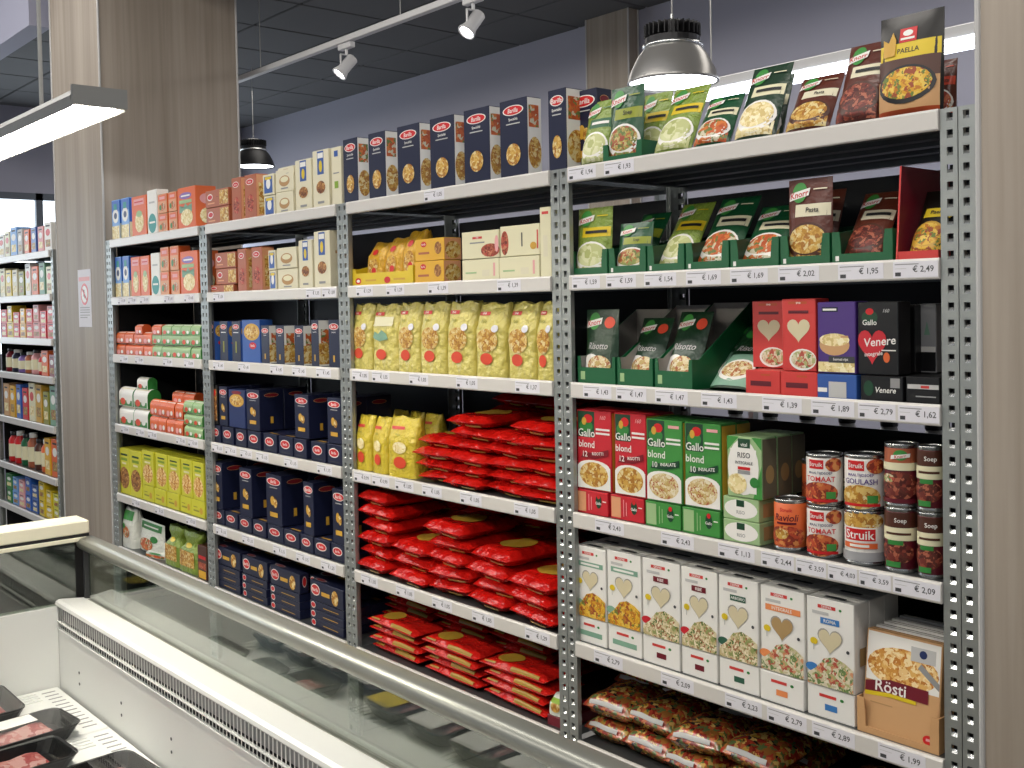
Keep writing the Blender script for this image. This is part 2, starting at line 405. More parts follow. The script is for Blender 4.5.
def blockbag(name, w, h, d, base, spec=(), split=False, crimp=.35, seed=0, tie=0):
    """block bottom bag standing up, narrowing to a folded or gathered top"""
    rn = random.Random(seed); ph = [rn.uniform(0, 6.28) for _ in range(6)]
    def ab(v):
        k = 1 if v < .62 else 1 - (1 - crimp) * ((v - .62) / .38) ** 1.3
        g = 1 - tie * max(0, math.sin((v - .55) / .33 * math.pi) if .55 < v < .88 else 0)
        return w / 2 * (1 - .04 * max(0, v - .6)) * g, d / 2 * k * g
    def pt(an, v, o):
        a, b = ab(v); c, s = math.cos(an), math.sin(an); n = 5 if v < .7 else 3.5
        r = 1 / (abs(c) ** n + abs(s) ** n) ** (1 / n)
        wr = 1 + .018 * math.sin(7 * v + 3 * an + ph[0]) + (.03 * math.sin(13 * an + ph[1]) if v > .75 else 0)
        return (a * r * c * wr + o * c, b * r * s * wr + o * s, h * v * (1 + (.02 * math.sin(5 * an + ph[2]) if v > .9 else 0)))
    B = MB(); nu, nv = 36, 14
    B.grid(lambda a, b: pt(2 * math.pi * a, b, 0), nu, nv, base)
    B.face([pt(2 * math.pi * i / nu, 1, 0) for i in range(nu)], base)
    B.face([pt(-2 * math.pi * i / nu, 0, 0) for i in range(nu)], base)
    def fs(u, v, o):
        a, b = ab(v); x = (2 * u - 1) * .93; an = math.atan2(-b, max(-1, min(1, x)) * a)
        # true point with matching x on the superellipse
        n = 5 if v < .7 else 3.5
        y = -b * max(0, 1 - abs(x) ** n) ** (1 / n)
        wr = 1 + .018 * math.sin(7 * v + 3 * (math.atan2(y / b, x) % (2 * math.pi)) + ph[0])
        return (a * x * wr, y * wr - o - .0012, h * v)
    parts = [] if split else None
    apply_print(spec, {'F': fs}, {'F': (w, h)}, B, parts, 8, .0012)
    return Proto(name, B, parts if split else (), True)
def can(name, r, h, base, spec, split=True):
    B = MB(); L = MB()
    B.lathe([(r * .94, .0), (r, .002), (r, .006), (r * .97, .008), (r * .97, h - .008), (r, h - .006), (r, h - .001), (r * .97, h), (r * .93, h - .001), (r * .92, h - .004)], 'tin')
    lid = MB(); lid.lathe([(r * .925, h - .004), (r * .8, h - .003), (r * .78, h - .0045), (r * .6, h - .004), (r * .58, h - .0052), (0, h - .005)], 'tin')
    lid.lathe([(r * .3, h - .004), (r * .3, h - .0025), (r * .12, h - .0025), (r * .12, h - .004)], 'tin', 12, (0, -r * .35, 0))
    L.lathe([(r * .972, .009), (r * .985, .0095), (r * .985, h - .0095), (r * .972, h - .009)], base, 32)
    def fs(u, v, o):
        a = -math.pi * (1 - u) ; return ((r * .985 + o) * math.cos(a), (r * .985 + o) * math.sin(a), .01 + v * (h - .02))
    parts = {}
    apply_print(spec, {'F': fs}, {'F': (math.pi * r, h - .02)}, L, None, 10, .0004)
    return Proto(name, B, [('paper_label', L), ('lid', lid)], True)
def tray(name, w, d, hf, ht, hb, m, mi=None, tabw=.03, t=.0025, mark=True):
    """shelf-ready carton tray: low front with tabs, side walls rising to the back"""
    B = MB(); mi = mi or m
    B.box(-w / 2, -d / 2, 0, w / 2, d / 2, t, m)
    # front wall with scooped opening
    def front(x0, x1, z1): B.box(x0, -d / 2, t, x1, -d / 2 + t, z1, m)
    front(-w / 2, w / 2, hf)
    for sgn in (-1, 1):
        xo = sgn * w / 2; n = 5
        for i in range(n):
            a0 = tabw * (1 - .25 * (1 - math.cos(math.pi / 2 * i / n))); z0 = hf + (ht - hf) * i / n; z1 = hf + (ht - hf) * (i + 1) / n
            B.box(min(xo, xo - sgn * a0), -d / 2, z0, max(xo, xo - sgn * a0), -d / 2 + t, z1, m)
    for sgn in (-1, 1):
        x = sgn * (w / 2 - t); pr = [(-d / 2 + t, t), (-d / 2 + t, ht), (-d / 2 + .03, ht), (d / 2, hb), (d / 2, t)]
        xo, xi = sgn * w / 2, x
        o = [(xo, y, z) for y, z in pr]; i_ = [(xi, y, z) for y, z in pr]
        B.face(o if sgn < 0 else o[::-1], m) if False else B.face(o[::-1] if sgn < 0 else o, m)
        B.face(i_ if sgn < 0 else i_[::-1], mi)
        for k in range(1, 4): B.face([o[k], o[k + 1], i_[k + 1], i_[k]], m)
    B.box(-w / 2 + t, d / 2 - t, t, w / 2 - t, d / 2, hb, mi)
    return B

# ------------------------------------------------------------------ setting: floor, ceiling, walls, pillars
RAILB = [None, 1.881, 1.584, 1.288, 0.927, 0.565, 0.285]      # lower edge of the price rails
RH = 0.043
def ztop(k): return RAILB[k] + RH - .003
XB = [0.0, -1.152, -2.296, -3.456, -4.6]                       # left edge of each pair of posts
PW = .036
DEP = .5
b = MB(); b.box(-12, -6, -.05, 5, 6, 0, 'floor_tile'); tag(b.build('floor'), kind='structure')
b = MB(); b.box(-12, 0.02, 3.40, 5, 6, 3.45, 'ceiling_base'); ceil = b.build('ceiling'); tag(ceil, kind='structure')
tm = MB(); tm.bbox(-.294, -.294, -.022, .294, .294, 0, 'ceiling_tile_grey', .006); tme = tm.mesh('ceiling_tile')
for i in range(20):
    for j in range(5):
        o = bpy.data.objects.new('ceiling_tile', tme); COL.objects.link(o); o.parent = ceil
        o.location = (-11.6 + .6 * i, .35 + .6 * j, 3.40)
b = MB(); b.box(-12, 3.0, 0, 5, 3.1, 3.40, 'wall_paint'); tag(b.build('wall_back'), kind='structure')
b = MB(); b.box(-12, -.10, 3.2, -5.42, .02, 3.9, 'fascia_paint'); tag(b.build('trim_1'), kind='structure')
b = MB(); b.box(-9.1, -6, 2.62, -9.0, 3.0, 3.9, 'wall_paint'); b.box(-9.1, -6, 0, -9.0, 3.0, 1.2, 'wall_paint'); tag(b.build('wall_left'), kind='structure')
win = empty('window_1', (-9.05, 0, 1.2)); tag(win, kind='structure')
b = MB(); b.box(-.04, -3.0, 0, .0, 3.0, 1.42, 'window_glow'); b.build('pane', win)
b = MB()
for y in (-2.4, -1.2, .0, 1.02, 2.2): b.box(0, y - .03, 0, .05, y + .03, 1.42, 'window_bar')
b.box(0, -3, 1.36, .05, 3, 1.42, 'window_bar'); b.build('window_frame', win)

def pillar(name, x0, x1, y0, y1, h, label):
    P = empty(name, ((x0 + x1) / 2, (y0 + y1) / 2, 0)); w2, d2 = (x1 - x0) / 2, (y1 - y0) / 2
    c = MB(); c.box(-w2, -d2, 0, w2, d2, h, 'wood_laminate'); c.build('laminate_panel', P)
    e = MB()
    for sx in (-1, 1):
        e.tube((sx * w2, -d2, 0), (sx * w2, -d2, h), .006, 'lightgrey', n=8)
    e.tube((w2, d2, 0), (w2, d2, h), .006, 'lightgrey', n=8)
    e.build('corner_trim', P)
    tag(P, label, 'pillar', kind='structure'); return P
pillar('wood_pillar', -5.37, -4.612, .0, .78, 3.38, 'wood-look laminate pillar carrying a paper prohibition sign')
pillar('wood_pillar', .078, .84, .0, .78, 3.9, 'wood-look laminate pillar at the end of the soup and rice bay')
pillar('wood_pillar', X_of(587, 2.9, 2.9), X_of(629, 2.9, 2.9), 2.9, 2.99, 3.38, 'grey wood-look pillar against the far back wall')

# ------------------------------------------------------------------ shelving units
def post_mesh():
    """angle post with a row of keyhole slots in its front flange"""
    B = MB(); pitch = .0345; wd = PW; n = 56; H = n * pitch
    t = .002
    for i in range(n):
        z0 = i * pitch; z1 = z0 + pitch; hx0, hx1 = wd * .26, wd * .62; ha, hb = z0 + .009, z0 + .026
        q = lambda x0, za, x1, zb: B.face([(x0, 0, za), (x1, 0, za), (x1, 0, zb), (x0, 0, zb)], 'galv')
        q(0, z0, wd, ha); q(0, hb, wd, z1); q(0, ha, hx0, hb); q(hx1, ha, wd, hb)
        # slot reveals and pressed lip
        B.face([(hx0, 0, ha), (hx1, 0, ha), (hx1, .006, ha + .007), (hx0, .006, ha + .007)], 'lip_metal')
        B.face([(hx1, 0, ha), (hx1, 0, hb), (hx1, .005, hb), (hx1, .005, ha)], 'galv')
        B.face([(hx0, 0, hb), (hx0, 0, ha), (hx0, .005, ha), (hx0, .005, hb)], 'galv')
        B.face([(hx0, .012, ha), (hx1, .012, ha), (hx1, .012, hb), (hx0, .012, hb)], 'dark_sheet')
    # returning flanges
    B.box(0, 0.0005, 0, t, .04, H, 'galv'); B.box(wd - t, 0.0005, 0, wd, .014, H, 'galv')
    return B.mesh('upright')
POST = post_mesh(); POSTH = 56 * .0345
def add_post(parent, x, y, flip=False):
    o = bpy.data.objects.new('upright', POST); COL.objects.link(o); o.parent = parent
    sc = (RAILB[1] + RH - .001) / POSTH
    o.location = (x + (PW if flip else 0), y, 0); o.scale = (-1 if flip else 1, -1 if y > .3 else 1, sc); return o
def price_tag(parent, xl, k, txt, small=False, wd=.105):
    """paper price label on the rail; xl in metres"""
    B = MB(); z = RAILB[k]; y = -.0076
    sf = lambda u, v, o: (xl + u * wd, y - o, z + .005 + v * .033)
    d_rect(B, sf, 0, 0, 1, 1, 'paper', 0)
    d_rect(B, sf, .04, .80, .58, .86, 'grey', .0002); d_rect(B, sf, .05, .1, .18, .34, 'dkgrey', .0002)
    d_rect(B, sf, .04, .55, .3, .58, 'lightgrey', .0002)
    if txt: d_text(B, sf, '€ ' + txt, .68, .5, .0125, 'tagink', wd, .033, .0003, .5)
    o = B.build('price_label', parent); return o
def shelf(parent, x0, x1, k, tags=(), full=True):
    z = RAILB[k]; B = MB(); zt = z + RH - .003
    B.box(x0, .004, zt - .0035, x1, DEP, zt, 'galv_dark')
    # folded edge and underside ribs
    B.box(x0, DEP - .02, z + .002, x1, DEP, zt - .0035, 'galv_dark')
    for yy in (.09, .20, .31, .42):
        B.box(x0 + .01, yy, z + .016, x1 - .01, yy + .035, zt - .0035, 'galv_dark')
    B.box(x0, .004, z + .002, x1, .02, zt - .0035, 'galv_dark')
    B.box(x0 + .002, .02, z + .012, x0 + .02, DEP - .02, zt - .0035, 'galv_dark'); B.box(x1 - .02, .02, z + .012, x1 - .002, DEP - .02, zt - .0035, 'galv_dark')
    s = B.build('shelf_board', parent)
    Rr = MB()
    pr = [(.003, 0), (-.005, .0), (-.007, .003), (-.007, RH - .005), (-.004, RH), (.003, RH)]
    v = [(x0 + .001, y, z + h) for y, h in pr] + [(x1 - .001, y, z + h) for y, h in pr]; n = len(pr)
    Rr.add(v, [(i, i + 1, n + i + 1, n + i) for i in range(n - 1)] + [(n - 1, 0, n, 2 * n - 1), tuple(range(n - 1, -1, -1)), tuple(range(n, 2 * n))], 'rail_white')
    r = Rr.build('price_rail', parent)
    xs_ = [X_of(t_[0], -.0076, z + .02) for t_ in tags] + [x1 + .004]
    for q, t_ in enumerate(tags): price_tag(r, xs_[q], k, t_[1], False, min(.108, (xs_[q + 1] - xs_[q]) * .94))
    return s
TAGS1 = {1: [(568, '1,94'), (604, '1,93')], 2: [(572, '1,59'), (606, '1,59'), (644, '1,54'), (686, '1,69'), (730, '1,69'), (778, '2,02'), (838, '1,95'), (893, '2,49')],
 3: [(583, '1,43'), (616, '1,47'), (655, '1,47'), (701, '1,43'), (762, '1,39'), (811, '1,89'), (858, '2,79'), (898, '1,62')],
 4: [(595, '2,43'), (661, '2,43'), (718, '1,13'), (761, '2,44'), (796, '3,59'), (828, '4,03'), (859, '3,59'), (893, '2,09')],
 5: [(594, '2,79'), (661, '2,09'), (725, '2,23'), (767, '2,79'), (812, '2,89'), (878, '1,99')], 6: []}
TAGS2 = {1: [(424, '1,05')], 2: [(356, '1,29'), (386, '1,29'), (428, '1,39'), (497, '1,39')], 3: [(352, '1,05'), (372, '1,05'), (409, '1,05'), (456, '1,05'), (515, '1,37')],
 4: [(354, '0,99'), (372, '0,99'), (395, '1,05'), (422, '1,05'), (460, '1,05'), (514, '1,05')], 5: [(361, '1,05'), (396, '1,05'), (432, '1,05'), (472, '1,05'), (525, '1,29')], 6: [(470, '1,05'), (530, '1,05')]}
TAGS3 = {1: [], 2: [(213, '1,35'), (306, '1,35'), (322, '1,89')], 3: [(213, '1,45'), (238, '1,45'), (270, '1,45'), (292, '1,45'), (316, '1,45')], 4: [(212, '1,15'), (225, '1,15'), (240, '1,15'), (256, '1,15'), (284, '1,15'), (317, '1,15')],
 5: [(216, '1,15'), (242, '1,15'), (273, '1,15'), (296, '1,15'), (321, '1,25')], 6: []}
TAGS4 = {1: [], 2: [(118, '1,09'), (128, '1,09'), (140, '1,19'), (164, '1,19'), (184, '1,45')], 3: [(120, '0,89'), (135, '0,89'), (163, '0,89'), (184, '0,99')], 4: [(121, '0,99'), (136, '0,99'), (148, '1,05'), (176, '1,05'), (188, '1,09')],
 5: [(132, '1,25'), (155, '1,25'), (186, '1,25')], 6: []}
UNITS = [('metal shelving bay of soups, rice and cans next to the unsigned pillar', XB[1] + PW + .002, XB[0] + PW, TAGS1),
         ('metal shelving bay holding the piles of red pasta bags', XB[2] + PW + .002, XB[1] + PW, TAGS2),
         ('metal shelving bay filled with navy pasta cartons', XB[3] + PW + .002, XB[2] + PW, TAGS3),
         ('metal shelving bay of crackers and small tins beside the sign pillar', XB[4] + PW + .002, XB[3] + PW, TAGS4)]
units = []
for ui, (lb, xl, xr, tg) in enumerate(UNITS):
    U = empty('shelving_unit', ((xl + xr) / 2, DEP / 2, 0)); tag(U, lb, 'shelving', 'metal shelving bays in one row')
    bpy.context.view_layer.update()
    G = empty('tmp'); bpy.data.objects.remove(G)
    kids = [add_post(U, xl, 0), add_post(U, xr - PW, 0, True), add_post(U, xl, DEP), add_post(U, xr - PW, DEP, True)]
    if ui == 0: kids.append(add_post(U, xr + .002, 0))
    if ui == 3:
        kids.append(add_post(U, xl - PW - .002, 0, True))
        B = MB(); B.box(xl + .003, .045, .05, xl + .006, DEP - .045, 1.90, 'dark_sheet'); B.build('side_panel', U)
    before = set(bpy.data.objects)
    for k in range(1, 7): shelf(U, xl + PW + .0005, xr - PW - .0005, k, tg[k])
    # dark sheets stand in for the gloom behind the open shelves; some slots left
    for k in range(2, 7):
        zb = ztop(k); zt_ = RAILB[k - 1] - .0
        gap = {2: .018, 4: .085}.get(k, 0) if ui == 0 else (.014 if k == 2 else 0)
        B = MB(); B.box(xl + PW, DEP + .002, zb - .02, xr - PW, DEP + .006, zt_ - gap + .02 * (gap == 0), 'dark_sheet'); B.build('shade_backing', U)
    # children were laid out in world coordinates: bring them under the unit's origin
    for o in U.children:
        o.location = Vector(o.location) - U.location
    units.append(U)

# ------------------------------------------------------------------ placing goods on the shelves
YF = .016
def fit(k, items, y=YF, zoff=0):
    """pixel spans -> metres on the front line of shelf k"""
    z = ztop(k) + zoff; out = []
    for it in items:
        x0, x1 = X_of(it[0], y, z), X_of(it[1], y, z)
        h = (Z_of(it[2], (x0 + x1) / 2, y) - z) if len(it) > 2 and it[2] else None
        out.append((x0, x1, h))
    return out, z
ORDN = ['first', 'second', 'third', 'fourth', 'fifth', 'sixth', 'seventh', 'eighth', 'ninth', 'tenth']
def ref(label): return 'the pillar' if 'cracker bay' in label else 'cracker bay' if 'navy bay' in label else 'navy bay' if 'on red bag bay' in label else 'red bag bay'
def row(build, k, items, d, label, group, cat='carton', zoff=0, y=YF, deep=1, n=1, h=None, jit=.6, dgap=.003, rotz=0, wfix=None):
    """build(w,h,d)->Proto; n = number stacked upward within the measured height"""
    ft, z = fit(k, items, y, zoff)
    cache = {}
    def proto(w_):
        key = round(w_ / .012)
        if key not in cache: cache[key] = build(min(w_, (key + .5) * .012), hh / n - .0015 * (n > 1), d)
        return cache[key]
    hh = h or sum(f[2] for f in ft) / len(ft)
    res = []
    ws = sorted((x1 - x0) * .985 for x0, x1, _ in ft)
    for ci, (x0, x1, _) in enumerate(ft):
        P = proto((x1 - x0) * .985)
        for q in range(n):
            for e in range(deep):
                lb = label + (', ' + ORDN[ci] + ' from ' + ref(label) if len(ft) > 1 else '') + ((', lower' if q == 0 else ', upper' if q == n - 1 else ', middle') if n > 1 else '') + ((', front', ', behind', ', rearmost')[e] if deep > 1 else '')
                res.append(P.make(((x0 + x1) / 2, y + d / 2 + e * (d + dgap) + random.uniform(0, .004), z + q * hh / n), (0, 0, rotz + R(random.uniform(-jit, jit))), lb, cat, group))
    return res

# ---- prints shared by several packs
def blogo(face, u, v, ru, rv, ts=.9):
    return [(face, 'e', u, v, ru, rv, 'white'), (face, 'e', u, v, ru * .9, rv * .84, 'red'), (face, 't', 'Barilla', u, v, rv * ts, 'white', ru * 1.6, .15)]
def klogo(face, u, v, s=1.0, fw=.9):
    """green leaf with a white slanted plate and red lettering"""
    return [(face, 'e', u, v + .02, .19 * s * fw, .12 * s, 'ggreen'), (face, 'p', [(u - .24 * s, v - .075 * s), (u + .22 * s, v - .02 * s), (u + .24 * s, v + .07 * s), (u - .22 * s, v + .015 * s)], 'white'),
            (face, 't', 'Knorr', u, v, .075 * s, 'red', .42 * s, .1, .14)]
B_TOP = blogo('F', .5, .86, .38, .065) + [('F', 't', 'Specialità', .5, .745, .035, 'white', .7, .2), ('F', 't', 'BARILLA', .5, .69, .02, 'lightgrey', .5), ('F', 'e', .5, .3, .26, .14, 'f_pasta'),
         ('R', 'r', .02, .01, .98, .99, 'white'), ('R', 'r', .1, .62, .8, .9, 'f_carrot'), ('R', 'e', .5, .3, .46, .2, 'f_pasta')]
B_STD = blogo('F', .5, .86, .44, .075) + [('F', 't', 'PASTA', .5, .74, .02, 'lightgrey', .5), ('F', 'e', .42, .48, .13, .09, 'gold'), ('F', 'e', .6, .44, .13, .09, 'f_pasta'), ('F', 'r', .25, .16, .75, .25, 'gold'),
         ('R', 'e', .5, .87, .3, .05, 'tan'), ('R', 'e', .5, .87, .28, .042, 'darkred'), ('R', 'r', .44, .18, .56, .34, 'gold')]
B_BLUE = blogo('F', .5, .86, .38, .065) + [('F', 'r', .42, .22, .58, .5, 'olive'), ('F', 't', 'PASTA', .5, .72, .03, 'white', .6), ('R', 'r', .01, .01, .99, .99, 'blue'), ('R', 'e', .5, .75, .42, .15, 'gold'), ('R', 'e', .5, .75, .34, .11, 'f_pasta'), ('R', 'e', .5, .45, .2, .05, 'red')]
B_INT = blogo('F', .5, .86, .44, .07) + [('F', 't', 'Specialità', .5, .74, .03, 'white', .7, .2), ('F', 'r', .42, .12, .58, .26, 'gold'), ('R', 'r', .01, .01, .99, .99, 'white'), ('R', 'r', .2, .5, .9, .8, 'f_carrot'), ('R', 'r', .01, .05, .99, .5, 'f_pasta')]
B_END = [('F', 'e', .45, .58, .34, .24, 'white'), ('F', 'e', .45, .58, .30, .19, 'red'), ('F', 't', 'Barilla', .45, .58, .14, 'white', .5), ('F', 'r', .2, .12, .8, .17, 'dkgrey'), ('T', 'r', .2, .1, .8, .16, 'gold'), ('R', 'r', .15, .4, .75, .55, 'navy2')]
B_FACE = [('F', 'e', .16, .55, .14, .3, 'white'), ('F', 'e', .16, .55, .125, .25, 'red'), ('F', 't', 'Barilla', .16, .55, .18, 'white', .2), ('F', 'r', .35, .35, .6, .55, 'gold'), ('F', 'e', .76, .45, .1, .38, 'f_pasta'),
          ('T', 'e', .2, .5, .16, .28, 'lightgrey'), ('T', 'e', .2, .5, .14, .22, 'darkred'), ('R', 'e', .5, .6, .24, .3, 'lightgrey'), ('R', 'e', .5, .6, .2, .24, 'red')]
B_FLAT = [('F', 'e', .10, .5, .07, .38, 'white'), ('F', 'e', .10, .5, .06, .28, 'red'), ('F', 'r', .4, .42, .85, .5, 'gold'), ('T', 'e', .2, .5, .16, .28, 'lightgrey'), ('T', 'e', .2, .5, .14, .22, 'darkred'), ('T', 'r', .5, .4, .85, .6, 'gold')]
def bar(spec, sp=False): return lambda w, h, d: carton('pasta_carton', w, h, d, 'navy', spec, sp)

# =========================================================== bay beside the sign pillar (bay 4)
def gen(name, base, spec, **kw): return lambda w, h, d: carton(name, w, h, d, base, spec, **kw)
CRK_BLUE = gen('cracker_carton', 'sky', [('F', 'r', .02, .7, .98, .98, 'brightblue'), ('F', 'e', .5, .6, .38, .18, 'white'), ('F', 'e', .5, .6, .2, .08, 'navy2'), ('F', 'r', .02, .02, .98, .35, 'f_cream'), ('F', 'r', .3, .75, .7, .9, 'teal'), ('R', 'r', .02, .4, .98, .98, 'brightblue'), ('R', 'r', .02, .02, .98, .4, 'cream')])
RUSK_O = gen('rusk_carton', 'orange', [('F', 'r', .15, .78, .85, .93, 'pink'), ('F', 't', 'RUSKS', .5, .855, .05, 'red'), ('F', 'e', .52, .36, .3, .26, 'f_cream'), ('F', 'e', .52, .56, .2, .08, 'mint'), ('R', 'r', .1, .1, .9, .4, 'peach')])
TEAL_C = gen('cracker_carton', 'white', [('F', 'e', .5, .25, .42, .22, 'teal'), ('F', 't', 'BIO', .5, .27, .06, 'white'), ('F', 'r', .2, .7, .8, .74, 'lightgrey')])
ORA_S = gen('biscuit_carton', 'peach', [('F', 'r', .05, .62, .95, .95, 'orange'), ('F', 'r', .2, .72, .8, .86, 'pink'), ('F', 'e', .55, .32, .3, .2, 'f_carrot'), ('F', 'e', .3, .3, .14, .14, 'green'), ('R', 'r', .02, .02, .98, .98, 'orange')])
ORA_B = gen('rusk_carton', 'orange', [('F', 'e', .45, .8, .34, .08, 'violet'), ('F', 't', 'Bolletje', .45, .8, .05, 'white', .5), ('F', 'p', [(.1, .4), (.1, .58), (.28, .5), (.45, .62), (.62, .5), (.8, .6), (.8, .4)], 'sage'), ('F', 'e', .5, .28, .34, .2, 'f_cream'), ('F', 'r', .1, .62, .8, .7, 'mint'), ('R', 'e', .5, .7, .3, .12, 'pink'), ('R', 'e', .5, .3, .3, .18, 'f_cream')])
top4 = 'on cracker bay top shelf'
sec4 = 'on cracker bay second shelf'
row(CRK_BLUE, 1, [(112.3, 120, 200), (121.3, 129.5, 198)], .07, 'blue and white cracker carton ' + top4, 'blue cracker cartons, top shelf')
row(RUSK_O, 1, [(132, 146.5, 196)], .045, 'orange rusk carton with cream oval ' + top4, 'orange rusk cartons')
row(TEAL_C, 1, [(148, 157.5, 190)], .06, 'white carton with teal spot ' + top4, 'white teal cartons')
row(ORA_S, 1, [(158.5, 167.5, 193), (169, 177, 192)], .06, 'small orange biscuit carton ' + top4, 'small orange cartons, top shelf', n=2)
row(ORA_B, 1, [(178, 195.5, 187)], .10, 'large orange rusk carton with violet logo ' + top4, 'large orange cartons')
row(CRK_BLUE, 2, [(115.5, 121.5, 256.5), (122.5, 129, 256.5)], .07, 'blue and white cracker carton ' + sec4, 'blue cracker cartons, second shelf')
row(RUSK_O, 2, [(131, 140, 257), (141, 150, 256)], .05, 'orange rusk carton with cream oval ' + sec4, 'orange rusk cartons, second shelf')
row(TEAL_C, 2, [(151.5, 160, 253)], .06, 'white carton with teal spot ' + sec4, 'white teal cartons, second shelf')
row(ORA_S, 2, [(160.8, 169, 247), (170.8, 179.5, 245.5)], .06, 'small stacked orange biscuit carton ' + sec4, 'small orange cartons, second shelf', n=2)
row(ORA_B, 2, [(180.5, 198, 251)], .10, 'large orange rusk carton with violet logo ' + sec4, 'large orange cartons, second shelf')
def tinpack(c1, c2, c3):
    """sleeve of small tins: rounded shoulders, white top band"""
    def f(w, h, d):
        B = MB(); n = 10
        pr = []
        for i in range(n + 1):
            a = math.pi * i / n; pr.append((-math.cos(a) * d / 2, h * .62 + math.sin(a) * h * .38))
        pr = [(-d / 2, 0)] + pr + [(d / 2, 0)]
        m = len(pr); v = [(-w / 2, y, z) for y, z in pr] + [(w / 2, y, z) for y, z in pr]
        B.add(v, [(i, i + 1, m + i + 1, m + i) for i in range(m - 1)] + [(m - 1, 0, m, 2 * m - 1)], c1)
        B.face(v[:m], c2); B.face(v[m:][::-1], c2)
        sf = lambda u, vv, o: (-w / 2 + u * w, -d / 2 - o, vv * h * .62)
        d_rect(B, sf, .05, .05, .95, .5, c2, .0004); d_ell(B, sf, .3, .4, .18, .3, c3, .0006); d_ell(B, sf, .7, .45, .14, .25, 'white', .0006)
        B.face([(-w * .45, -d / 2 * .97, h * .70), (w * .45, -d / 2 * .97, h * .70), (w * .45, -d / 2 * .55, h * .96), (-w * .45, -d / 2 * .55, h * .96)], 'white' if c1 != 'white' else 'cream')
        return Proto('tin_multipack', B)
    return f
TP_O = tinpack('orange', 'dorange', 'pink'); TP_G = tinpack('mint', 'ggreen', 'tomato'); TP_W = tinpack('white', 'green', 'tomato')
def cols(x0, x1, n, yt): s = (x1 - x0) / n; return [(x0 + i * s, x0 + (i + 1) * s - .4, yt) for i in range(n)]
t3 = 'on cracker bay third shelf'; t4 = 'on cracker bay fourth shelf'
row(TP_O, 3, cols(116, 152, 4, 331.5), .06, 'orange tin pack in block ' + t3, 'orange tin packs, third shelf', 'tin pack', n=2)
H3 = .054
row(TP_O, 3, [(135, 142), (152, 161)], .05, 'orange tin pack topping block ' + t3, 'orange tin packs on top, third shelf', 'tin pack', zoff=2 * H3, h=H3 * .9)
row(TP_G, 3, cols(152, 200.5, 5, 332), .06, 'green tin pack in block ' + t3, 'green tin packs, third shelf', 'tin pack', n=2)
row(TP_G, 3, cols(162, 200.5, 4, None), .06, 'green tin pack topping block ' + t3, 'green tin packs on top, third shelf', 'tin pack', zoff=2 * H3, h=H3 * .9)
row(TP_W, 4, cols(119.5, 148, 2, 388), .07, 'large white tin pack ' + t4, 'white tin packs, fourth shelf', 'tin pack', n=2)
_h = fit(4, cols(119.5, 148, 2, 388))[0][0][2]
row(TP_W, 4, [(137, 147.5)], .05, 'single white tin multipack on top of the pile ' + t4, None, 'tin pack', zoff=_h + .001, h=.06, y=YF + .015)
row(TP_O, 4, cols(150, 183, 4, 401), .055, 'orange tin pack ' + t4, 'orange tin packs, fourth shelf', 'tin pack', n=2)
row(TP_O, 4, cols(172, 194, 2, None), .055, 'topmost orange tin pack ' + t4, 'orange tin packs on top, fourth shelf', 'tin pack', zoff=.135, h=.06, y=.07)
row(TP_G, 4, cols(184, 203, 2, 401), .06, 'green tin pack ' + t4, 'green tin packs, fourth shelf', 'tin pack', n=3)
NUT = gen('pasta_carton', 'lemon', [('F', 'e', .5, .36, .44, .24, 'f_nuts'), ('F', 'r', .2, .74, .8, .8, 'lime'), ('F', 't', 'Honig', .5, .87, .06, 'dkgreen', .7), ('F', 'r', .3, .66, .7, .7, 'cream'), ('R', 'r', .1, .5, .9, .55, 'lime')])
ORC = gen('pasta_carton', 'lemon', [('F', 'e', .5, .34, .44, .27, 'f_rost'), ('F', 'r', .2, .74, .8, .8, 'lime'), ('F', 't', 'Honig', .5, .87, .06, 'dkgreen', .7), ('F', 'r', .25, .64, .75, .69, 'cream')])
LYY = gen('pasta_carton', 'lemon', [('F', 'r', .15, .3, .6, .4, 'olive'), ('F', 'r', .15, .55, .45, .6, 'olive'), ('F', 'e', .75, .4, .12, .2, 'gold')])
t5 = 'on cracker bay fifth shelf'
row(NUT, 5, [(119.5, 130.5, 450), (131, 142, 450)], .07, 'tall yellow carton, brown print ' + t5, 'yellow cartons with brown print', deep=2)
ft, _z = fit(5, [(143, 155, None)])
row(LYY, 5, [(142.5, 153.5), (154.5, 166), (167, 179), (180, 191), (192, 204)], .13, 'lying yellow carton ' + t5, 'lying yellow cartons', h=.078, zoff=0)
row(ORC, 5, [(142.5, 154, 451), (155.5, 167, 453), (168, 180, 457), (181.5, 192, 460), (193, 204, 463)], .06, 'standing yellow carton, orange print ' + t5, 'upright yellow cartons', zoff=.08, deep=2)
t6 = 'on cracker bay lowest shelf'
def bb(name, base, spec, **kw): return lambda w, h, d: blockbag(name, w, h, d, base, spec, **kw)
row(bb('rice_bag', 'white_film', [('F', 'r', .05, .72, .95, .95, 'ggreen'), ('F', 'e', .5, .4, .3, .15, 'f_carrot'), ('F', 'e', .3, .55, .12, .08, 'green')], seed=1), 6, [(121, 132, 509)], .08, 'tall white bag with green top ' + t6, None, 'bag')
row(lambda w, h, d: pouch('rice_bag', w, h, .06, 'white_film', [('F', 'r', .08, .74, .92, .95, 'green'), ('F', 't', 'VITAL', .5, .84, .06, 'white'), ('F', 'e', .4, .3, .3, .18, 'f_carrot'), ('F', 'e', .7, .5, .14, .1, 'green')]), 6, [(133, 157, 523)], .09, 'white bag with green label and carrot print ' + t6, None, 'bag')
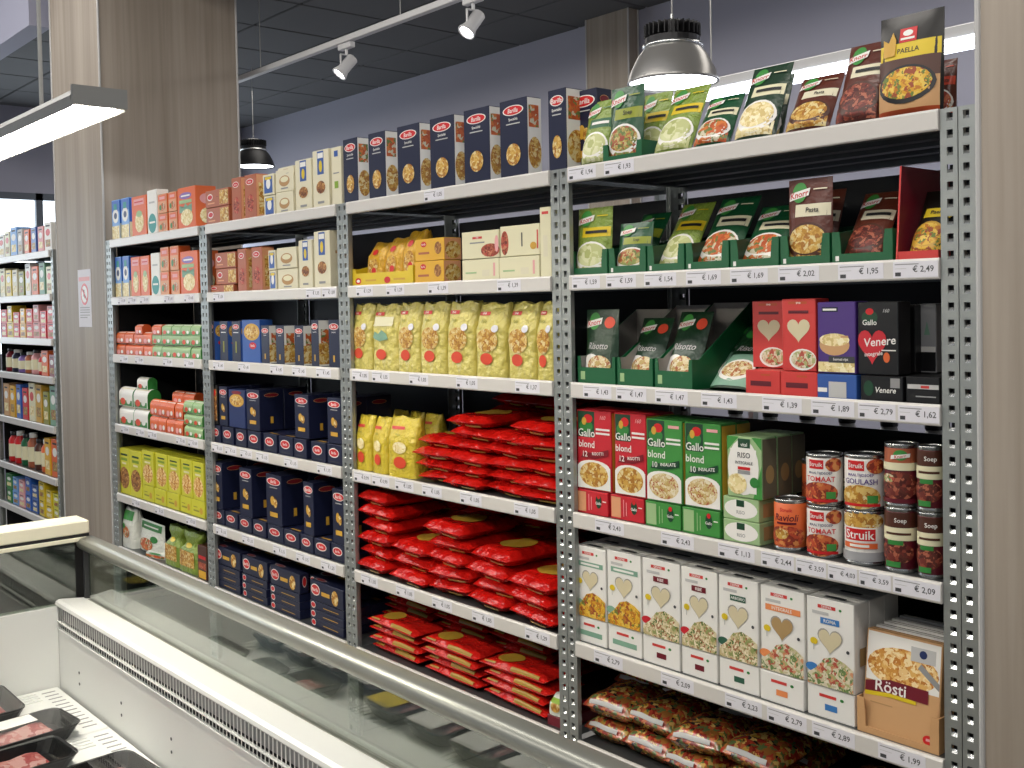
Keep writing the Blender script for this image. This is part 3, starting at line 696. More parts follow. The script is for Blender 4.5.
row(bb('noodle_bag', 'white_film', [('F', 'r', .05, .1, .95, .5, 'f_carrot'), ('F', 'e', .5, .7, .3, .1, 'green')], seed=2), 6, [(146, 161, 552)], .08, 'small white bag with orange print lying in front ' + t6, None, 'bag', y=-.0 + .02, rotz=.2)
row(bb('noodle_bag', 'lime_film', [('F', 'r', .06, .15, .94, .55, 'f_pasta'), ('F', 'e', .5, .68, .25, .06, 'yellow')], seed=3, tie=.35), 6, [(163, 177, 528), (177.5, 195, 533)], .10, 'lime green gathered noodle bag ' + t6, 'lime green noodle bags', 'bag')
row(gen('noodle_carton', 'dkbrown', [('F', 'r', .1, .6, .9, .7, 'red'), ('F', 'r', .1, .3, .9, .5, 'f_bolo'), ('F', 'r', .1, .02, .9, .25, 'honey')]), 6, [(198, 207, 546)], .07, 'narrow dark brown carton beside green bags ' + t6, None)

# =========================================================== bay of navy pasta cartons (bay 3)
e1 = 'on navy bay top shelf'; e2 = 'on navy bay second shelf'
EGG_L = gen('egg_pasta_carton', 'brown', [('F', 'e', .2, .6, .12, .2, 'white'), ('F', 'e', .2, .6, .1, .14, 'red'), ('F', 'r', .62, .1, .98, .9, 'f_pasta'), ('F', 'r', .1, .2, .4, .28, 'peach')])
EGG_U = gen('egg_pasta_carton', 'brown', [('F', 'e', .45, .84, .32, .07, 'white'), ('F', 'e', .45, .84, .28, .055, 'red'), ('F', 't', 'Barilla', .45, .84, .04, 'white', .5), ('F', 'e', .5, .36, .3, .2, 'f_bolo'), ('R', 'r', .02, .02, .98, .98, 'peach'), ('R', 'r', .2, .1, .95, .8, 'f_pasta')])
row(EGG_L, 1, [(206, 229.5, 189)], .05, 'brown egg pasta carton lying in a stack ' + e1, 'lying brown cartons, top shelf', n=2)
row(bar(B_END), 1, [(214, 225)], .05, 'small navy carton lying on brown cartons ' + e1, None, zoff=.115, h=.028)
row(EGG_U, 1, [(231.5, 241, 177), (244.5, 256, 175)], .055, 'brown egg pasta carton standing upright ' + e1, 'upright brown cartons, top shelf')
DC_END = gen('cream_pasta_carton', 'cream2', [('F', 'r', .12, .1, .88, .9, 'blue'), ('F', 'e', .5, .55, .2, .25, 'white'), ('F', 'r', .2, .75, .8, .88, 'yellow'), ('R', 'e', .5, .5, .2, .2, 'tan')])
DC_OV = gen('cream_pasta_carton', 'cream2', [('F', 'e', .5, .48, .3, .25, 'kraft'), ('F', 'e', .5, .55, .22, .13, 'cream'), ('F', 'r', .3, .12, .7, .18, 'grey')])
DC_UP = gen('cream_pasta_carton', 'cream2', [('F', 'r', .3, .58, .7, .98, 'blue'), ('F', 'e', .5, .72, .1, .1, 'yellow'), ('F', 'r', .33, .86, .67, .95, 'white'), ('F', 'e', .5, .36, .28, .11, 'f_nuts'), ('F', 'r', .3, .08, .7, .12, 'grey'), ('R', 'r', .3, .6, .7, .65, 'kraft')])
GRN_T = gen('cream_pasta_carton', 'cream2', [('F', 'r', .3, .84, .7, .94, 'blue'), ('F', 'r', .3, .3, .7, .42, 'lime'), ('F', 'r', .2, .55, .8, .57, 'grey')])
row(DC_END, 1, [(263.5, 274.5, 174)], .11, 'cream carton with blue end label in a stack ' + e1, 'blue-ended cream cartons, top shelf', n=2)
row(DC_OV, 1, [(276, 293.5, 169)], .07, 'cream carton with brown oval in a stack ' + e1, 'cream oval cartons, top shelf', n=2)
row(DC_OV, 1, [(277, 293)], .07, 'low cream carton lying on two others ' + e1, None, zoff=.152, h=.03)
row(DC_UP, 1, [(295.5, 311.5, 159.5)], .07, 'shorter upright cream carton with blue banner ' + e1, None)
row(DC_UP, 1, [(313.5, 329.5, 150)], .075, 'tallest upright cream carton with blue banner ' + e1, None)
row(GRN_T, 1, [(331.5, 341, 147)], .07, 'slim cream carton with lime mark ' + e1, None)
row(EGG_L, 2, [(215.5, 236, 252)], .05, 'brown egg pasta carton lying in a stack ' + e2, 'lying brown cartons, second shelf', n=2, zoff=.036)
row(EGG_L, 2, [(209, 233.5)], .06, 'flat brown carton at the bottom of the stack ' + e2, None, h=.034)
row(EGG_U, 2, [(237.5, 246, 249), (252, 262.5, 247)], .055, 'brown egg pasta carton standing upright ' + e2, 'upright brown cartons, second shelf')
row(DC_END, 2, [(269, 276, 250)], .10, 'cream carton with blue end label in a stack ' + e2, 'blue-ended cream cartons, second shelf', n=2)
row(DC_OV, 2, [(277.5, 297, 247)], .07, 'cream carton with brown oval in a stack ' + e2, 'cream oval cartons, second shelf', n=2)
row(DC_UP, 2, [(298.5, 312, 240)], .07, 'shorter upright cream carton with blue banner ' + e2, None)
row(DC_UP, 2, [(314.5, 330.5, 231)], .075, 'tallest upright cream carton with blue banner ' + e2, None)
e3 = 'on navy bay third shelf'; e4 = 'on navy bay fourth shelf'; e5 = 'on navy bay fifth shelf'; e6 = 'on navy bay lowest shelf'
row(bar(B_BLUE), 3, [(208.5, 215, 321), (219.5, 227.5, 321), (232, 240.5, 321.5)], .055, 'navy carton with bright blue side ' + e3, 'blue-sided navy cartons')
row(gen('pasta_carton', 'blue', [('F', 'e', .55, .72, .45, .2, 'gold'), ('F', 'e', .55, .72, .36, .15, 'f_pasta'), ('F', 'e', .6, .4, .2, .08, 'red'), ('F', 't', 'Barilla', .6, .4, .06, 'white', .3)]), 3, [(242.5, 260, 320)], .06, 'broad bright blue pasta carton with yellow oval ' + e3, None)
row(bar(B_INT), 3, [(261, 269, 325), (276, 284.5, 325.5), (294.5, 304, 326)], .05, 'navy carton with white printed side ' + e3, 'white-sided navy cartons')
row(bar(B_INT), 3, [(311.5, 319, 320), (329, 340, 320)], .05, 'taller navy carton, vegetable side ' + e3, 'taller navy cartons')
# shelf 4
row(bar(B_END), 4, [(212, 220.5), (222, 233), (235.5, 246), (247.5, 260.5), (262.5, 277.5), (278.5, 293), (294, 306.5), (310.5, 326), (326.5, 342)], .16, 'lying navy carton ' + e4, 'lying navy cartons, fourth shelf', h=.075)
row(bar(B_STD), 4, [(219.5, 227.5, 387), (247, 260, 393.5), (294.5, 308.5, 391), (327, 341, 398)], .11, 'standing navy carton ' + e4, 'standing navy cartons, fourth shelf', zoff=.079, deep=2)
row(gen('pasta_carton', 'black', [('F', 'r', .1, .1, .9, .9, 'f_nuts'), ('F', 'e', .5, .8, .3, .08, 'red')]), 4, [(212, 217.5, 385)], .06, 'slim dark patterned carton at the end ' + e4, None, zoff=.079)
row(lambda w, h, d: carton('pasta_carton', w, h, d, 'navy2', [('F', 'e', .5, .72, .45, .17, 'gold'), ('F', 'e', .5, .72, .36, .12, 'f_pasta'), ('F', 'e', .5, .93, .3, .05, 'darkred')]), 4, [(229, 245, 390)], .06, 'blue pasta carton with yellow oval face ' + e4, None, zoff=.079)
# shelf 5
row(bar(B_END), 5, [(212.5, 224), (225, 237), (238.5, 251), (252.5, 265.5), (267, 283), (284, 299.5), (300.5, 313.5), (314.5, 330), (330.5, 345)], .16, 'lying navy carton ' + e5, 'lying navy cartons, fifth shelf', h=.066)
row(bar(B_STD), 5, [(212.5, 222.5, 460), (239.5, 251.5, 471), (266.5, 282, 475), (304, 314, 481), (333, 346, 490)], .12, 'standing navy carton ' + e5, 'standing navy cartons, fifth shelf', zoff=.069, deep=2)
# shelf 6
sp6 = [(214, 240), (242, 267), (270, 300), (310, 344)]
row(bar(B_FLAT), 6, sp6, .12, 'flat spaghetti carton ' + e6, 'flat navy spaghetti cartons', h=.102, n=3, deep=3)
row(bar(B_FACE), 6, sp6, .04, 'spaghetti carton on edge ' + e6, 'spaghetti cartons on edge', zoff=.104, h=.075)
row(bar(B_FLAT), 6, sp6, .12, 'raised flat spaghetti carton ' + e6, 'upper flat navy cartons', zoff=.104, h=.07, n=2, y=.065, deep=2)

# =========================================================== bay of red pasta bags (bay 2)
p1 = 'on red bag bay top shelf'
row(bar(B_TOP, True), 1, [(344, 358.5, 139), (369, 386, 131.5), (397.5, 420, 125), (430, 454.5, 117.5), (464, 489.5, 108.5), (500.5, 527.5, 98)], .055, 'tall navy speciality carton ' + p1, 'navy speciality cartons')
row(bar(B_TOP, True), 1, [(548, 566, 89)], .08, 'plain-sided navy carton at the end of the row ' + p1, None)
row(bar(B_STD, True), 1, [(571, 597, 90)], .06, 'navy carton set back above the bay joint ' + p1, None, y=.07)
p2 = 'on red bag bay second shelf'
# yellow tray with three bags
def place_tray(name, k, xl, xr, d, hf, ht, hb, m, mi, label, group, mark=None, tabw=.03, zoff=0, y=YF):
    ft, z = fit(k, [(xl, xr)], y, zoff); x0, x1, _ = ft[0]; wd = (x1 - x0) * .99
    B = tray(name, wd, d, hf, ht, hb, m, mi, tabw)
    P = Proto(name, B)
    o = P.make(((x0 + x1) / 2, y + d / 2, z), (0, 0, 0), label, 'tray', group)
    if mark:
        sf = lambda u, v, oo: (-wd / 2 + u * wd, -d / 2 - oo, v * hf)
        for mk_ in mark:
            T = MB(); apply_print([mk_], {'F': sf}, {'F': (wd, hf)}, T, None, 1, .0009 if mk_[6] == 'white' else .0005); T.build('printed_mark', o)
    return o, (x0 + x1) / 2, wd, z
o, cx_, wt, zz = place_tray('display_tray', 2, 351.5, 413.5, .16, .045, .062, .09, 'yellow', 'yellow', 'yellow card tray holding three pasta bags ' + p2, None,
    [('F', 'e', .12, .4, .05, .25, 'red'), ('F', 'e', .12, .4, .03, .12, 'white'), ('F', 'e', .6, .4, .05, .25, 'red'), ('F', 'r', .24, .35, .42, .5, 'gold'), ('F', 'r', .7, .35, .88, .5, 'gold')], .03)
hb_ = bb('pasta_bag', 'honey_film', [('F', 'e', .5, .4, .3, .2, 'f_pasta'), ('F', 'e', .45, .75, .16, .07, 'red'), ('F', 'e', .6, .3, .14, .08, 'red')], split=True, crimp=.25, seed=5)
for i, (hh, dx) in enumerate(((.15, -.115), (.16, .0), (.178, .112))):
    hb_(.105, hh, .085).make((cx_ + dx, YF + .078, zz + .004), (R(-6), R(4 - 3 * i), 0), ['shortest', 'middle', 'tallest'][i] + ' honey yellow pasta bag in the yellow card tray', 'bag', 'bags in the yellow tray')
row(lambda w, h, d: carton('egg_pasta_carton', w, h, d, 'honey', [('F', 'e', .3, .75, .1, .13, 'red'), ('F', 't', 'Barilla', .3, .75, .09, 'white', .17), ('F', 'e', .8, .55, .12, .28, 'f_nuts'), ('F', 'r', .12, .3, .5, .4, 'brown'), ('R', 'r', .02, .02, .98, .98, 'peach'), ('R', 'e', .5, .45, .45, .4, 'f_pasta')], True),
    2, [(415, 444, 238)], .07, 'honey yellow lasagne carton stacked in two ' + p2, 'honey yellow cartons', n=2)
SPAR_L = [('F', 'r', .30, .72, .56, .80, 'redbox'), ('F', 't', 'SPAR', .43, .76, .05, 'white', .2), ('F', 't', 'Lasagne', .43, .58, .07, 'grey', .4, .2), ('F', 'e', .78, .28, .25, .24, 'f_bolo'), ('F', 'e', .95, .5, .05, .3, 'pink')]
SPAR_L2 = [('F', 'e', .12, .45, .1, .4, 'f_bolo'), ('F', 'r', .55, .3, .58, .75, 'dkgrey'), ('F', 'e', .85, .3, .08, .12, 'gold'), ('F', 'r', .94, .2, .97, .8, 'redbox')]
SPAR_LS = [('F', 'r', .55, .2, .75, .5, 'cream2'), ('F', 'r', .85, .2, .9, .8, 'pink'), ('F', 'r', .1, .35, .4, .42, 'mint')]
CRM = lambda spec: (lambda w, h, d: carton('lasagne_carton', w, h, d, 'cream', spec, True))
row(CRM(SPAR_LS), 2, [(461.5, 498.5), (499.5, 539)], .11, 'low cream carton ' + p2, 'low cream cartons', h=.066)
row(CRM(SPAR_L), 2, [(461.5, 498.5, 231)], .07, 'cream lasagne carton with meat sauce picture ' + p2, None, zoff=.068)
row(CRM(SPAR_L2), 2, [(499.5, 539, 225)], .07, 'cream lasagne carton with dark arrow mark ' + p2, None, zoff=.068)
row(CRM([('F', 'r', .2, .9, .8, .94, 'redbox'), ('F', 'r', .3, .3, .7, .6, 'cream2')]), 2, [(540, 551, 207)], .09, 'slim upright cream carton beside the post ' + p2, None)
p3 = 'on red bag bay third shelf'
CRB = [('F', 'r', .08, .84, .5, .89, 'redbox'), ('F', 't', 'SPAR', .29, .865, .03, 'white', .34), ('F', 't', 'Pasta', .35, .76, .04, 'olive', .5, .2), ('F', 'e', .5, .5, .38, .16, 'f_pasta'), ('F', 'e', .48, .25, .23, .08, 'tomato'), ('F', 'e', .78, .66, .12, .05, 'paper')]
CRB2 = [('F', 'r', .08, .84, .5, .89, 'redbox'), ('F', 't', 'SPAR', .29, .865, .03, 'white', .34), ('F', 'r', .1, .68, .9, .82, 'cream'), ('F', 'p', [(.08, .5), (.2, .6), (.35, .56), (.5, .62), (.7, .56), (.75, .48), (.4, .45)], 'sage'), ('F', 'e', .45, .25, .23, .08, 'tomato')]
row(bb('pasta_bag', 'cream_film', CRB, split=True, crimp=.5, seed=8), 3, [(350, 369, 304), (396.5, 417, 303.5), (418.5, 443.5, 303), (445, 472, 302.5)], .09, 'pale yellow tomato-print bag ' + p3, 'pale yellow pasta bags', 'bag')
row(bb('pasta_bag', 'cream_film', CRB2, split=True, crimp=.5, seed=9), 3, [(370.5, 395.5, 305)], .09, 'pale yellow pasta bag with grey mountain print ' + p3, None, 'bag')
row(bb('pasta_bag', 'cream_film', CRB, split=True, crimp=.4, seed=10), 3, [(473, 502, 302), (505, 533.5, 303), (534.5, 552, 304)], .10, 'wider pale yellow bag ' + p3, 'wide pale yellow pasta bags', 'bag', jit=3)
p4 = 'on red bag bay fourth shelf'
YB = [('F', 'r', .1, .8, .6, .85, 'redbox'), ('F', 't', 'Pasta', .4, .72, .04, 'olive', .5), ('F', 'e', .5, .5, .25, .1, 'f_cream'), ('F', 'e', .5, .25, .24, .1, 'tomato')]
row(bb('pasta_bag', 'yellow_film', YB, split=True, crimp=.2, seed=11), 4, [(354, 369, 416), (370.5, 386, 419)], .07, 'narrow bright yellow bag ' + p4, 'narrow yellow bags', 'bag', jit=4)
row(bb('pasta_bag', 'yellow_film', YB, split=True, crimp=.2, seed=12), 4, [(387, 411, 418)], .08, 'wide bright yellow pasta bag leaning at the red pile ' + p4, None, 'bag', rotz=.15)
row(bb('pasta_bag', 'yellow_film', YB, crimp=.2, seed=13), 4, [(388, 402, 414), (404, 418, 413), (421, 435, 412)], .07, 'bright yellow bag behind front row ' + p4, 'yellow bags behind', 'bag', y=.29, jit=8)
RED_SP = [('T', 'e', .5, .45, .32, .23, 'gold_print'), ('F', 'r', .5, .435, .88, .495, 'gold_dull')]
def redbag(seed, t=.050): return pillow('pasta_bag', .192, .26, t, 'red_film', RED_SP, True, seed, 4.5)
REDS = [redbag(20 + i) for i in range(4)]; REDT = [redbag(30 + i, .040) for i in range(4)]
def pile(k, xs, y, n, dz, label, group, ys=.0, zoff=0, rx=3, rz=7, protos=REDS, d=.26, xw=None, seed=1):
    rn = random.Random(seed)
    for q, (px, nn) in enumerate(zip(xs, n)):
        x = X_of(px, y, ztop(k) + .05)
        for i in range(nn):
            protos[(q + i) % len(protos)].make((x + rn.uniform(-.012, .012), y + d / 2 + rn.uniform(-.012, .012), ztop(k) + .002 + zoff + i * dz), (R(rn.uniform(-1, 1.5)), R(rn.uniform(-rx, rx)), R(rn.uniform(-rz, rz))), label + ', ' + ORDN[i] + ' up, ' + ORDN[q] + ' stack from ' + ref(label), 'bag', group)
pile(4, [431, 466, 503, 536], YF - .008, [4, 6, 5, 6], .039, 'front red bag ' + p4, 'red bags, fourth shelf', seed=2, protos=REDT)
pile(4, [508, 536], .285, [8, 8], .039, 'rear red bag ' + p4, 'red bags at the back, fourth shelf', seed=3, protos=REDT)
p5 = 'on red bag bay fifth shelf'
pile(5, [374, 408, 446, 489, 533], YF - .008, [6, 3, 5, 4, 3], .048, 'front red bag ' + p5, 'red bags, fifth shelf', seed=4)
pile(5, [440, 482, 524], .285, [5, 6, 6], .048, 'rear red bag ' + p5, 'red bags at the back, fifth shelf', seed=5)
p6 = 'on red bag bay lowest shelf'
SPG = [('T', 'e', .3, .45, .16, .3, 'gold_print'), ('F', 'r', .5, .5, .92, .62, 'gold_dull'), ('F', 'r', .08, .52, .26, .6, 'gold_dull')]
SPGS = [pillow('spaghetti_bag', .29, .13, .0315, 'redgold_film', SPG, True, 40 + i, 3.4) for i in range(3)]
pile(6, [392, 448, 512], YF + .005, [4, 4, 4], .031, 'front spaghetti bag ' + p6, 'spaghetti bags, front', protos=SPGS, d=.13, rz=2, rx=1, seed=6)
pile(6, [408, 462, 522], .165, [7, 5, 5], .031, 'middle spaghetti bag ' + p6, 'spaghetti bags, middle', protos=SPGS, d=.13, rz=2, rx=1, seed=7)
pile(6, [430, 490, 545], .31, [7, 6, 5], .031, 'rear spaghetti bag ' + p6, 'spaghetti bags, rear', protos=SPGS, d=.13, rz=2, rx=1, seed=8)
ft, z6 = fit(6, [(535, 560)])
carton('open_carton', .07, .03, .2, 'maroon', [('T', 'r', .05, .05, .95, .95, 'darkred')]).make((XB[1] - .045, .12, z6), (0, 0, .05), 'flat maroon carton lying beside the spaghetti bags', 'carton')
bb('pasta_bag', 'white_film', [('F', 'e', .5, .5, .3, .3, 'f_pasta'), ('F', 'r', .1, .7, .9, .9, 'lime')], seed=14)(.065, .05, .09).make((XB[1] - .045, .065, z6 + .033), (0, 0, .1), 'pale green bag on the flat maroon carton', 'bag')

# =========================================================== bay of soups, rice and cans (bay 1)
q1 = 'on soup bay top shelf'; q2 = 'on soup bay second shelf'; q3 = 'on soup bay third shelf'; q4 = 'on soup bay fourth shelf'; q5 = 'on soup bay fifth shelf'; q6 = 'on soup bay lowest shelf'
def soup(base='kgreen_film', lab='lime_label', word='Soep', pic='f_soup', dish='dish', lc='ink', logo=True):
    s = [('F', 'r', .22, .555, .985, .70, lab), ('F', 'r', .03, .03, .97, .20, pic), ('F', 'e', .52, .27, .46, .22, dish), ('F', 'e', .52, .29, .41, .17, pic), ('F', 't', word, .62, .63, .06, lc, .6)]
    s += klogo('F', .3, .82) if logo else []
    s += [('F', 'r', .62, .86, .92, .875, lab)]
    return lambda w, h, t=.045: pouch('soup_pouch', w, h, t, base, s, True)
def put_pouch(mk, k, xl, xr, h, lean, label, group=None, y=YF, zoff=0, rz=0, t=.045):
    ft, z = fit(k, [(xl, xr)], y, zoff); x0, x1, _ = ft[0]
    return mk((x1 - x0) * .99, h, t).make(((x0 + x1) / 2, y + .024, z + .003), (R(-lean), 0, R(rz)), label, 'pouch', group)
S_GREEN = soup('lime_film', 'kgreen', 'Groente', 'f_soup', lc='white'); S_LIME = soup('kgreen_film', 'lime_label', 'Soep', 'f_veg'); S_ASP = soup('lime_film', 'yellow', 'Asperge', 'f_soup')
S_TOM = soup('kgreen_film', 'cream', 'Tomaat', 'f_carrot'); S_PEN = soup('dkgreen_film', 'cream', 'Romige', 'f_cream'); S_PAS = soup('brown_film', 'cream2', 'Pasta', 'f_pasta', 'dkbrown'); S_BON = soup('brown_film', 'cream2', 'Bonen', 'f_bean', 'dkbrown')
put_pouch(S_GREEN, 1, 576, 602, .185, 12, 'lime green soup pouch nearest the bay joint ' + q1)
put_pouch(S_LIME, 1, 604, 637, .20, 3, 'soup pouch with vegetable bowl in a green tray ' + q1, y=.024)
put_pouch(S_ASP, 1, 632, 660, .19, 10, 'lime soup pouch tucked behind the tray ' + q1, y=.09)
put_pouch(S_ASP, 1, 648, 684, .20, 26, 'lime asparagus soup pouch leaning far back ' + q1, y=.02)
put_pouch(S_TOM, 1, 687, 722, .152, 28, 'short tomato soup pouch leaning back ' + q1)
put_pouch(S_PEN, 1, 728, 768, .205, 24, 'tall creamy soup pouch with wide bowl ' + q1)
put_pouch(S_PEN, 1, 744, 774, .195, 20, 'creamy soup pouch leaning behind the tall one ' + q1, y=.13)
put_pouch(S_PAS, 1, 779, 822, .155, 28, 'brown pasta pouch with twisted pasta picture ' + q1)
put_pouch(S_BON, 1, 829, 872, .198, 20, 'brown bean soup pouch beside the black packet ' + q1)
place_tray('soup_tray', 1, 603, 642, .1, .018, .05, .05, 'kgreen', 'kgreen', 'low green card tray under one soup pouch ' + q1, None, None, .02, y=.0185)
PAE = [('F', 'r', .02, .56, .98, .72, 'yellow'), ('F', 't', 'PAELLA', .5, .64, .05, 'ink', .5), ('F', 'r', .35, .72, .62, .86, 'red'), ('F', 'e', .48, .81, .08, .03, 'white'), ('F', 't', 'Komos', .48, .755, .03, 'white', .22),
       ('F', 'p', [(.1, .60), (.08, .78), (.18, .74), (.24, .84), (.30, .76), (.3, .6)], 'gold'), ('F', 'r', .02, .06, .98, .56, 'tan'), ('F', 'r', .02, .36, .98, .56, 'dkbrown'), ('F', 'e', .5, .30, .45, .19, 'black'), ('F', 'e', .5, .31, .40, .155, 'f_paella'), ('F', 'r', .02, .01, .98, .06, 'dorange')]
put_pouch(lambda w, h, t: pouch('paella_pouch', w, h, .05, 'black_film', PAE, True), 1, 874, 938, .214, 2, 'black and yellow paella packet standing upright ' + q1)
put_pouch(soup('brown_film', 'tomato', 'Pasta', 'f_tomato', logo=False), 1, 925, 950, .13, 5, 'rust brown pouch half hidden behind the paella packet ' + q1, y=.12)
# second shelf: green trays
trays2 = [(569.5, 607.5), (609, 646), (647.5, 684.5), (686, 729), (730.5, 779), (780.5, 830), (832, 893)]
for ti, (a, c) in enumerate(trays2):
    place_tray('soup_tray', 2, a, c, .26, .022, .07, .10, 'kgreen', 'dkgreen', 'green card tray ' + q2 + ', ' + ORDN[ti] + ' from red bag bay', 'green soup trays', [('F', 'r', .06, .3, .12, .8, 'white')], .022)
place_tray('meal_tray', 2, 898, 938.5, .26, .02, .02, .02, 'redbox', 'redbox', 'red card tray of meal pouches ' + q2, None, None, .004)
B = MB(); ft, z2 = fit(2, [(897, 899)]); xw_ = ft[0][0]
B.face([(0, 0, 0), (0, .26, 0), (0, .26, .2), (0, .02, .2)], 'redbox'); B.face([(.004, 0, 0), (.004, .02, .2), (.004, .26, .2), (.004, .26, 0)], 'maroon')
B.face([(0, 0, 0), (0, .02, .2), (.004, .02, .2), (.004, 0, 0)], 'redbox'); B.face([(0, .02, .2), (0, .26, .2), (.004, .26, .2), (.004, .02, .2)], 'redbox')
tag(B.build('tray_divider', None, False, (xw_ - .003, YF, z2)), 'tall red card side panel next to the red tray ' + q2, 'panel')
yy2 = YF + .006
put_pouch(S_ASP, 2, 571.5, 605.5, .185, 3, 'green soup pouch standing in the first tray from the bay joint', y=yy2)
put_pouch(S_LIME, 2, 611, 644, .135, 8, 'short green soup pouch in the second tray from the bay joint', y=yy2)
for i, (a, c, hh, mk) in enumerate(((612, 640, .20, S_LIME), (650, 682, .215, S_ASP), (688, 727, .22, S_TOM), (733, 776, .18, S_TOM), (835, 875, .19, S_BON))):
    put_pouch(mk, 2, a, c, hh, 33, ['dark green vegetable pouch hidden behind the short one ', 'lime asparagus pouch leaning far back in a tray ', 'taller tomato soup pouch leaning back in a tray ', 'shorter tomato soup pouch leaning back in a tray ', 'brown bean pouch leaning in the last green tray '][i] + q2, 'leaning soup pouches, second shelf', y=yy2 + (.02 if i else .05))
put_pouch(S_PAS, 2, 783, 827, .195, 1, 'brown pasta pouch standing upright in a green tray ' + q2, y=yy2)
put_pouch(S_PEN, 2, 650, 682, .2, 33, 'dark pouch behind the lime asparagus pouch ' + q2, 'rear soup pouches, second shelf', y=.10)
put_pouch(S_PEN, 2, 690, 727, .2, 33, 'dark pouch behind the taller tomato pouch ' + q2, 'rear soup pouches, second shelf', y=.11)
put_pouch(S_BON, 2, 786, 826, .19, 20, 'brown bean pouch behind the upright pasta pouch ' + q2, y=.09)
put_pouch(soup('black_film', 'yellow', 'Paella', 'f_paella', 'gold', logo=False), 2, 903, 937, .165, 28, 'black and yellow meal pouch in the red tray ' + q2, y=yy2)
# third shelf: tall green display boxes
for ti, (a, c, hb) in enumerate(((578, 615.5, .20), (617.5, 653, .21), (655, 692.5, .215))):
    place_tray('risotto_display', 3, a, c, .24, .045, .075, hb, 'kgreen', 'greyint', 'tall green display box ' + q3 + ', ' + ORDN[ti] + ' from red bag bay', 'tall green display boxes', [('F', 'r', .08, .25, .2, .75, 'mint')], .012)
RIS = [('F', 'e', .3, .26, .28, .13, 'dish'), ('F', 'e', .55, .24, .34, .13, 'f_risotto'), ('F', 't', 'Risotto', .5, .5, .09, 'lightgrey', .8, .25), ('F', 'e', .78, .82, .15, .08, 'tomato')] + klogo('F', .32, .82)
RISP = lambda w, h, t: pouch('risotto_pouch', w, h, t, 'dkgreen_film', RIS, True)
put_pouch(RISP, 3, 580.5, 612.5, .20, 2, 'dark green risotto pouch standing in the first display box', y=YF + .006)
put_pouch(RISP, 3, 620, 650.5, .19, 24, 'dark green risotto pouch leaning in the middle display box', y=YF + .03)
put_pouch(RISP, 3, 657.5, 690, .205, 22, 'dark green risotto pouch leaning in the last display box', y=YF + .02)
RIW = lambda w, h, t: pouch('risotto_pouch', w, h, t, 'dkgreen_film', [('F', 'r', .02, .02, .98, .5, 'sage'), ('F', 'e', .5, .24, .42, .17, 'dish'), ('F', 'e', .5, .25, .36, .13, 'f_risotto'), ('F', 't', 'Risotto', .5, .6, .09, 'lightgrey', .8, .25), ('F', 'e', .3, .86, .2, .08, 'green')], True)
for i in range(3):
    put_pouch(RIW, 3, 703, 744, .22, 48 - 3 * i, ['front', 'middle', 'rearmost'][i] + ' pale risotto pouch reclining beside display boxes ' + q3, 'reclining risotto pouches', y=YF + .004 + .055 * i, t=.035)
HT = lambda s, hc='f_cream': s
RED_U = [('F', 'r', .2, .93, .75, .965, 'dorange'), ('F', 't', 'SPAR', .5, .945, .025, 'white', .4), ('F', 't', 'Riso', .5, .82, .06, 'burgundy', .6, .25), ('F', 'h', .5, .56, .36, .17, 'ricegrain'), ('F', 'e', .62, .16, .40, .15, 'dish'), ('F', 'e', .64, .165, .36, .125, 'f_salad')]
RED_L = [('F', 'r', .45, .78, .72, .86, 'dorange'), ('F', 't', 'Riso', .45, .45, .3, 'burgundy', .6, .25)]
row(lambda w, h, d: carton('rice_carton', w, h, d, 'redbox', RED_L, True), 3, [(745, 780), (781, 816)], .17, 'lying red rice carton ' + q3, 'lying red rice cartons', h=.056, deep=1)
row(lambda w, h, d: carton('rice_carton', w, h, d, 'redbox', RED_U, True), 3, [(781.5, 815.5, 299)], .055, 'front red rice carton with heart window ' + q3, None, zoff=.058)
row(lambda w, h, d: carton('rice_carton', w, h, d, 'redbox', RED_U, True), 3, [(752, 786, 301)], .055, 'red rice carton partly hidden behind another ' + q3, None, zoff=.058, y=YF + .064)
PUR = [('F', 'r', .12, .86, .55, .93, 'navy'), ('F', 't', 'Perfect', .33, .895, .04, 'white', .36), ('F', 'e', .45, .40, .40, .15, 'tan'), ('F', 'e', .45, .47, .40, .09, 'f_cream'), ('F', 'r', .62, .5, .82, .53, 'tan'), ('F', 'r', .02, .02, .98, .16, 'f_cream'), ('F', 'r', .3, .15, .98, .24, 'dkgrey'), ('F', 't', 'basmati rijst', .62, .195, .035, 'white', .6)]
row(lambda w, h, d: carton('rice_carton', w, h, d, 'blue', [('F', 'r', .3, .05, .75, .7, 'lightgrey'), ('F', 't', 'Perf', .14, .35, .25, 'white', .24)], True), 3, [(817, 857)], .16, 'blue rice carton lying under the purple one ' + q3, None, h=.054)
row(lambda w, h, d: carton('rice_carton', w, h, d, 'purple', PUR, True), 3, [(817, 855.5, 302)], .055, 'purple rice carton with bowl of rice picture ' + q3, None, zoff=.056)
VEN = [('F', 'e', .3, .79, .2, .1, 'dkgreen'), ('F', 'e', .3, .87, .1, .045, 'red'), ('F', 't', 'Gallo', .3, .72, .075, 'white', .4), ('F', 't', '160', .72, .88, .05, 'lightgrey', .22, .3), ('F', 'h', .36, .38, .38, .25, 'gred'), ('F', 't', 'Venere', .55, .46, .12, 'white', .8, .15, .1), ('F', 't', 'integrale', .4, .28, .06, 'white', .45, .1, .1), ('F', 'e', .72, .24, .08, .07, 'orange'), ('F', 'r', .6, .33, .95, .345, 'white')]
